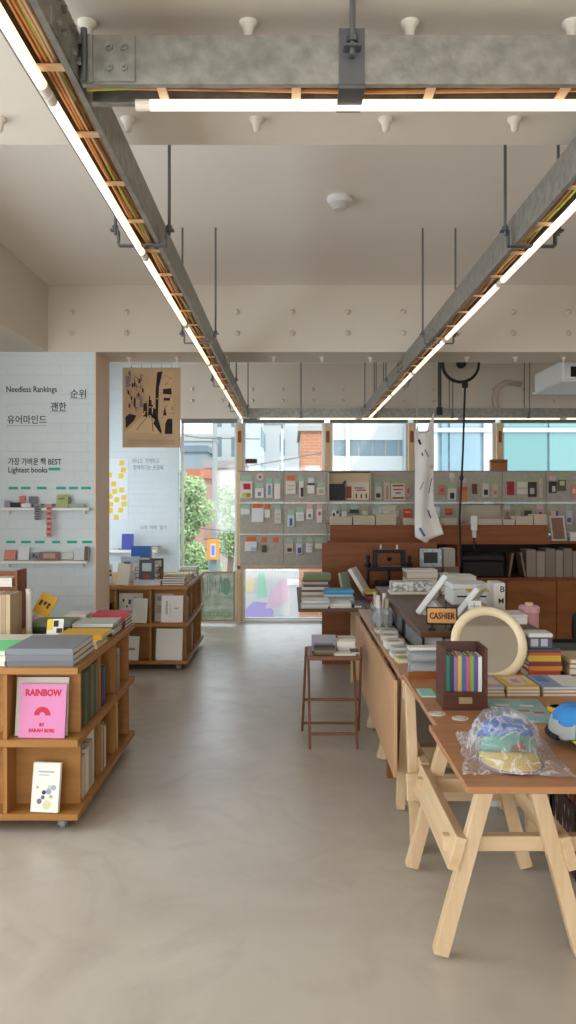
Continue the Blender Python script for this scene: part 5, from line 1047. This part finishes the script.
P1 = {
 (0, 0): [(246.5, 478, 'm', 12, 481, 498, '#dcd7cf', 'white flower print', ((.25, .85, .5, .85, '#b5253c'), (.15, .5, .05, .3, '#d8b93a'), (.5, .85, .05, .3, '#7f9e45'))), (259.5, 485, 'm', 8.5, 488, 498, '#dedad4', 'white speckled', ((.3, .7, .2, .6, '#8a8a90'),)), (269.5, 480.5, 'm', 6.5, 483, 498, '#c3ccd0', 'grey blue', ((.3, .7, .2, .8, '#8798a4'), (.4, .6, .7, .85, '#c9704e'))), (277.5, 481, 'm', 6, 483.5, 499, '#e0dcd4', 'narrow white', ())],
 (0, 1): [(290.8, 478, 'o', 10, 481, 494, '#ddd2c2', 'cream', LN), (301.5, 479, 'm', 4.5, 481, 497.5, '#d8d5ce', 'narrow black and white', ((.3, .9, .05, .6, '#39373c'),)), (311, 480, 'w', 7, 482.5, 493.5, '#e2ddd3', 'white with dark band', ((0, 1, .75, .95, '#45444a'),)), (321, 484.5, 'm', 8, 487, 495, '#d9cdb9', 'cream arch', ((.2, .8, .2, .7, '#b4a894'),))],
 (1, 0): [(245.5, 506, 'm', 9, 508.5, 514.5, '#d9dad6', 'low white', ()), (257.8, 506, 'o', 12, 508, 522, '#dcdbdc', 'large white', ()), (267.5, 506.5, 'o', 5.5, 509.5, 517.5, '#e0dad0', 'small white', ()), (278, 507, 'm', 6.5, 509, 524, '#cfc6bb', 'tall translucent beige', LN)],
 (1, 1): [(291, 512, 'm', 7, 514.5, 527, '#c3d4d6', 'teal figured', ((.3, .7, .1, .7, '#3f7483'),)), (300.2, 509.5, 'm', 8, 512, 521, '#dcd9d2', 'white round', LN), (309.7, 506, 'p', 6.5, 508.5, 519.5, '#e0d6cf', 'white and pink', ((.3, .7, .2, .5, '#8a7f80'),)), (319.5, 506.5, 'p', 6, 509, 523, '#ddd0c8', 'tall white and pink', ((.3, .7, .55, .8, '#c25a62'),))],
 (2, 0): [(251, 539.5, 'o', 12, 541.5, 551, '#d4dade', 'white and blue', ((.5, .95, .1, .4, '#9fb4c6'),)), (264, 540, 'o', 4.5, 545, 552, '#4c4a40', 'small dark', ()), (275.8, 540, 'o', 7, None, None, '', 'bare', ())],
 (2, 1): [(289.5, 540, 'm', 7.5, 543, 553, '#cdb598', 'cream and dark', DKB), (299.5, 540, 'm', 6, 543, 554, '#c9ccd2', 'blue figured', ((.2, .8, .1, .6, '#47526e'),)), (309.5, 540, 'm', 6.5, 543, 552.5, '#dedad3', 'plain white', LN), (319.5, 540, 'm', 9, 543, 549, '#d8d0bb', 'wide low cream', ())],
 (0, 3): [(378, 484.5, 'm', 7, 487, 499.5, '#d3cbbd', 'arched white', DKB), (387, 479, 'g', 6, 482, 501, '#d6bfae', 'tall pinkish', ((.3, .7, .1, .8, '#b98d7a'),)), (397.8, 482, 'g', 14, 483.5, 500.5, '#dcd2c4', 'wide white red-lettered', ((.1, .9, .82, .92, '#a54038'), (.15, .85, .6, .68, '#a54038'), (.3, .7, .4, .48, '#a54038'), (.1, .9, .1, .2, '#a54038'))), (408, 482, 'g', 5, 484.5, 497, '#c59a8c', 'narrow rose', ((.3, .7, .3, .7, '#a85a50'),))],
 (1, 2): [(335.5, 507, 'm', 7, 510, 517.5, '#d3d1cc', 'black spotted white', ((.1, .4, .2, .6, '#3f3e42'), (.6, .9, .5, .9, '#3f3e42'))), (344.3, 507, 'm', 5, 511, 517, '#ded8cb', 'small cream', ()), (354, 507, 'm', 9, 509.5, 518.5, '#8f8981', 'wide grey', ((0, 1, .6, 1, '#3b3a40'),)), (365, 508, 'g', 6, 511, 517.5, '#d6cdbc', 'small pale', ())],
 (1, 3): [(377, 506.5, 'm', 8, 508.5, 515, '#c3c3bd', 'low grey', ()), (386, 508, 'g', 6, 511, 517, '#d9d0bf', 'cream square', ()), (394.5, 507.5, 'g', 8, 511, 517, '#cdc3b2', 'beige square', ()), (407.5, 506.5, 'g', 8.5, 508.5, 518.5, '#cf5434', 'orange red', ((.2, .8, .6, .7, '#e4c9b0'),))],
 (0, 4): [(441.5, 482, 'g', 6.5, 485.5, 495, '#c67a64', 'salmon', ((.3, .7, .3, .7, '#9b4a42'),)), (451.8, 485.5, 'g', 8.5, 488, 500, '#cfc8bb', 'white portrait', ((.25, .75, .1, .6, '#3a3536'),)), (452, 475.5, 'w', 5, 477.5, 482, '#c9bda4', 'tiny cream', ())],
 (0, 5): [(463, 480, 'p', 8, 487, 503-1.2, '#c9824e', 'orange pencil-shaped', ((0, 1, .75, 1, '#d9502f'),)), (474.3, 481, 'g', 5, 484, 494, '#6f3a35', 'red and black', ()), (485.5, 480.5, 'g', 6.5, 483.5, 497, '#cfc8be', 'white with black label', ((.2, .8, .15, .55, '#343236'),)), (494.8, 481, 'g', 5.5, 484, 497, '#cdb7a2', 'cream and rose', ((.2, .8, .2, .5, '#b58a7a'),))],
 (1, 4): [(437.5, 509, 'w', 5, 511, 517, '#cfcbc2', 'white small', ()), (448.7, 506.5, 'g', 7, 508.5, 515, '#cf5434', 'orange red', ((.2, .8, .1, .4, '#7b5a4c'),))],
 (0, 6): [(510.3, 479, 'g', 7, 481.5, 495, '#a8283a', 'crimson', ((.3, .7, .3, .7, '#8a1f30'),)), (521.8, 480, 'g', 11, 482, 494.5, '#d8cfc6', 'wide pale', ((0, 1, .48, .54, '#b98f86'),)), (532, 479.5, 'g', 8.5, 482, 497, '#38373a', 'black', ((.2, .7, .2, .6, '#b5afa6'),)), (540.3, 475.5, 'g', 4, 478.5, 498, '#c9b39c', 'tall narrow beige', LN)],
 (0, 7): [(552.3, 478, 'p', 8, 481.5, 493, '#3d3632', 'dark brown', ((.4, .8, .1, .6, '#c9c2b4'),)), (561.5, 477.5, 'g', 8, 480, 491, '#5d5d38', 'olive', ((.2, .8, .5, .9, '#c7c0a2'),)), (573.5, 482, 'g', 7, 485, 497, '#d08f7c', 'salmon spotted', ((.3, .7, .3, .7, '#e6cdbc'),))],
 (1, 6): [(507, 507, 'w', 7, 509, 518, '#cbbcae', 'pale figured', ((.3, .7, .2, .7, '#a78f88'),)), (517, 508, 'g', 6, 511, 518, '#c6bba6', 'beige small', ()), (527.7, 507.5, 'g', 7, 510.5, 516.5, '#4a4540', 'dark bottle-shaped', ()), (539.8, 506.5, 'p', 8, 509, 516, '#cba0a0', 'rose', ((.3, .7, .2, .6, '#7d5a60'),))],
 (1, 7): [(554, 507, 'g', 7, 511, 526, '#d4c9bb', 'white with violet spine', ((.7, 1, 0, 1, '#6b4a86'),)), (568.5, 507, 'm', 6.5, 510.5, 525, '#c9c0d0', 'lilac', ((.2, .8, .2, .5, '#6d5a86'),))],
}
for (r, c_), lst in P1.items():
    for k, it in enumerate(sorted(lst)):
        o, nm, tc = packet(*it)
        o['label'] = f"{nm} packet with {TAGC[tc][1]} tag, {['first','second','third','fourth'][k]} from left on {cn[c_]} {['top','middle','bottom'][r]} panel" if it[4] else f"bare orange tag, {cn[k]} from left on {cn[c_]} bottom panel"
o = thing('round_badge', 'round white badge near the top of the first display panel', 'badge', (X(260, YP), YP, Z(477, YP))); B().cyl((0, -.008, 0), (0, .001, 0), .04, n=20).done('disc', mat('#d7d2c6', .5), o); B().cyl((0, -.0095, 0), (0, -.008, 0), .022, n=12).done('print', mat('#8a8472', .5), o)
o = bx('small_carton', 'brown carton on top of the display frame before a mullion', 'carton', X(490.5, 9.3), X(507, 9.3), 9.272, 9.36, Z(470.6, YP)+.001, Z(459.5, 9.3), '#a2683c', '#8a5330')
o = thing('window_sticker', 'small dark red sign stuck on the second window', 'sign', (X(251, 9.46), YB+.051, Z(461, 9.46))); B().box(-.075, .075, -.008, 0, -.03, .03, .004).done('plate', mat('#7d5a58', .6), o)
for k in range(3): B().box(-.055+.04*k, -.025+.04*k, -.0095, -.0075, -.018, .018).done('sign_character', mat('#2a1d20', .6), o)
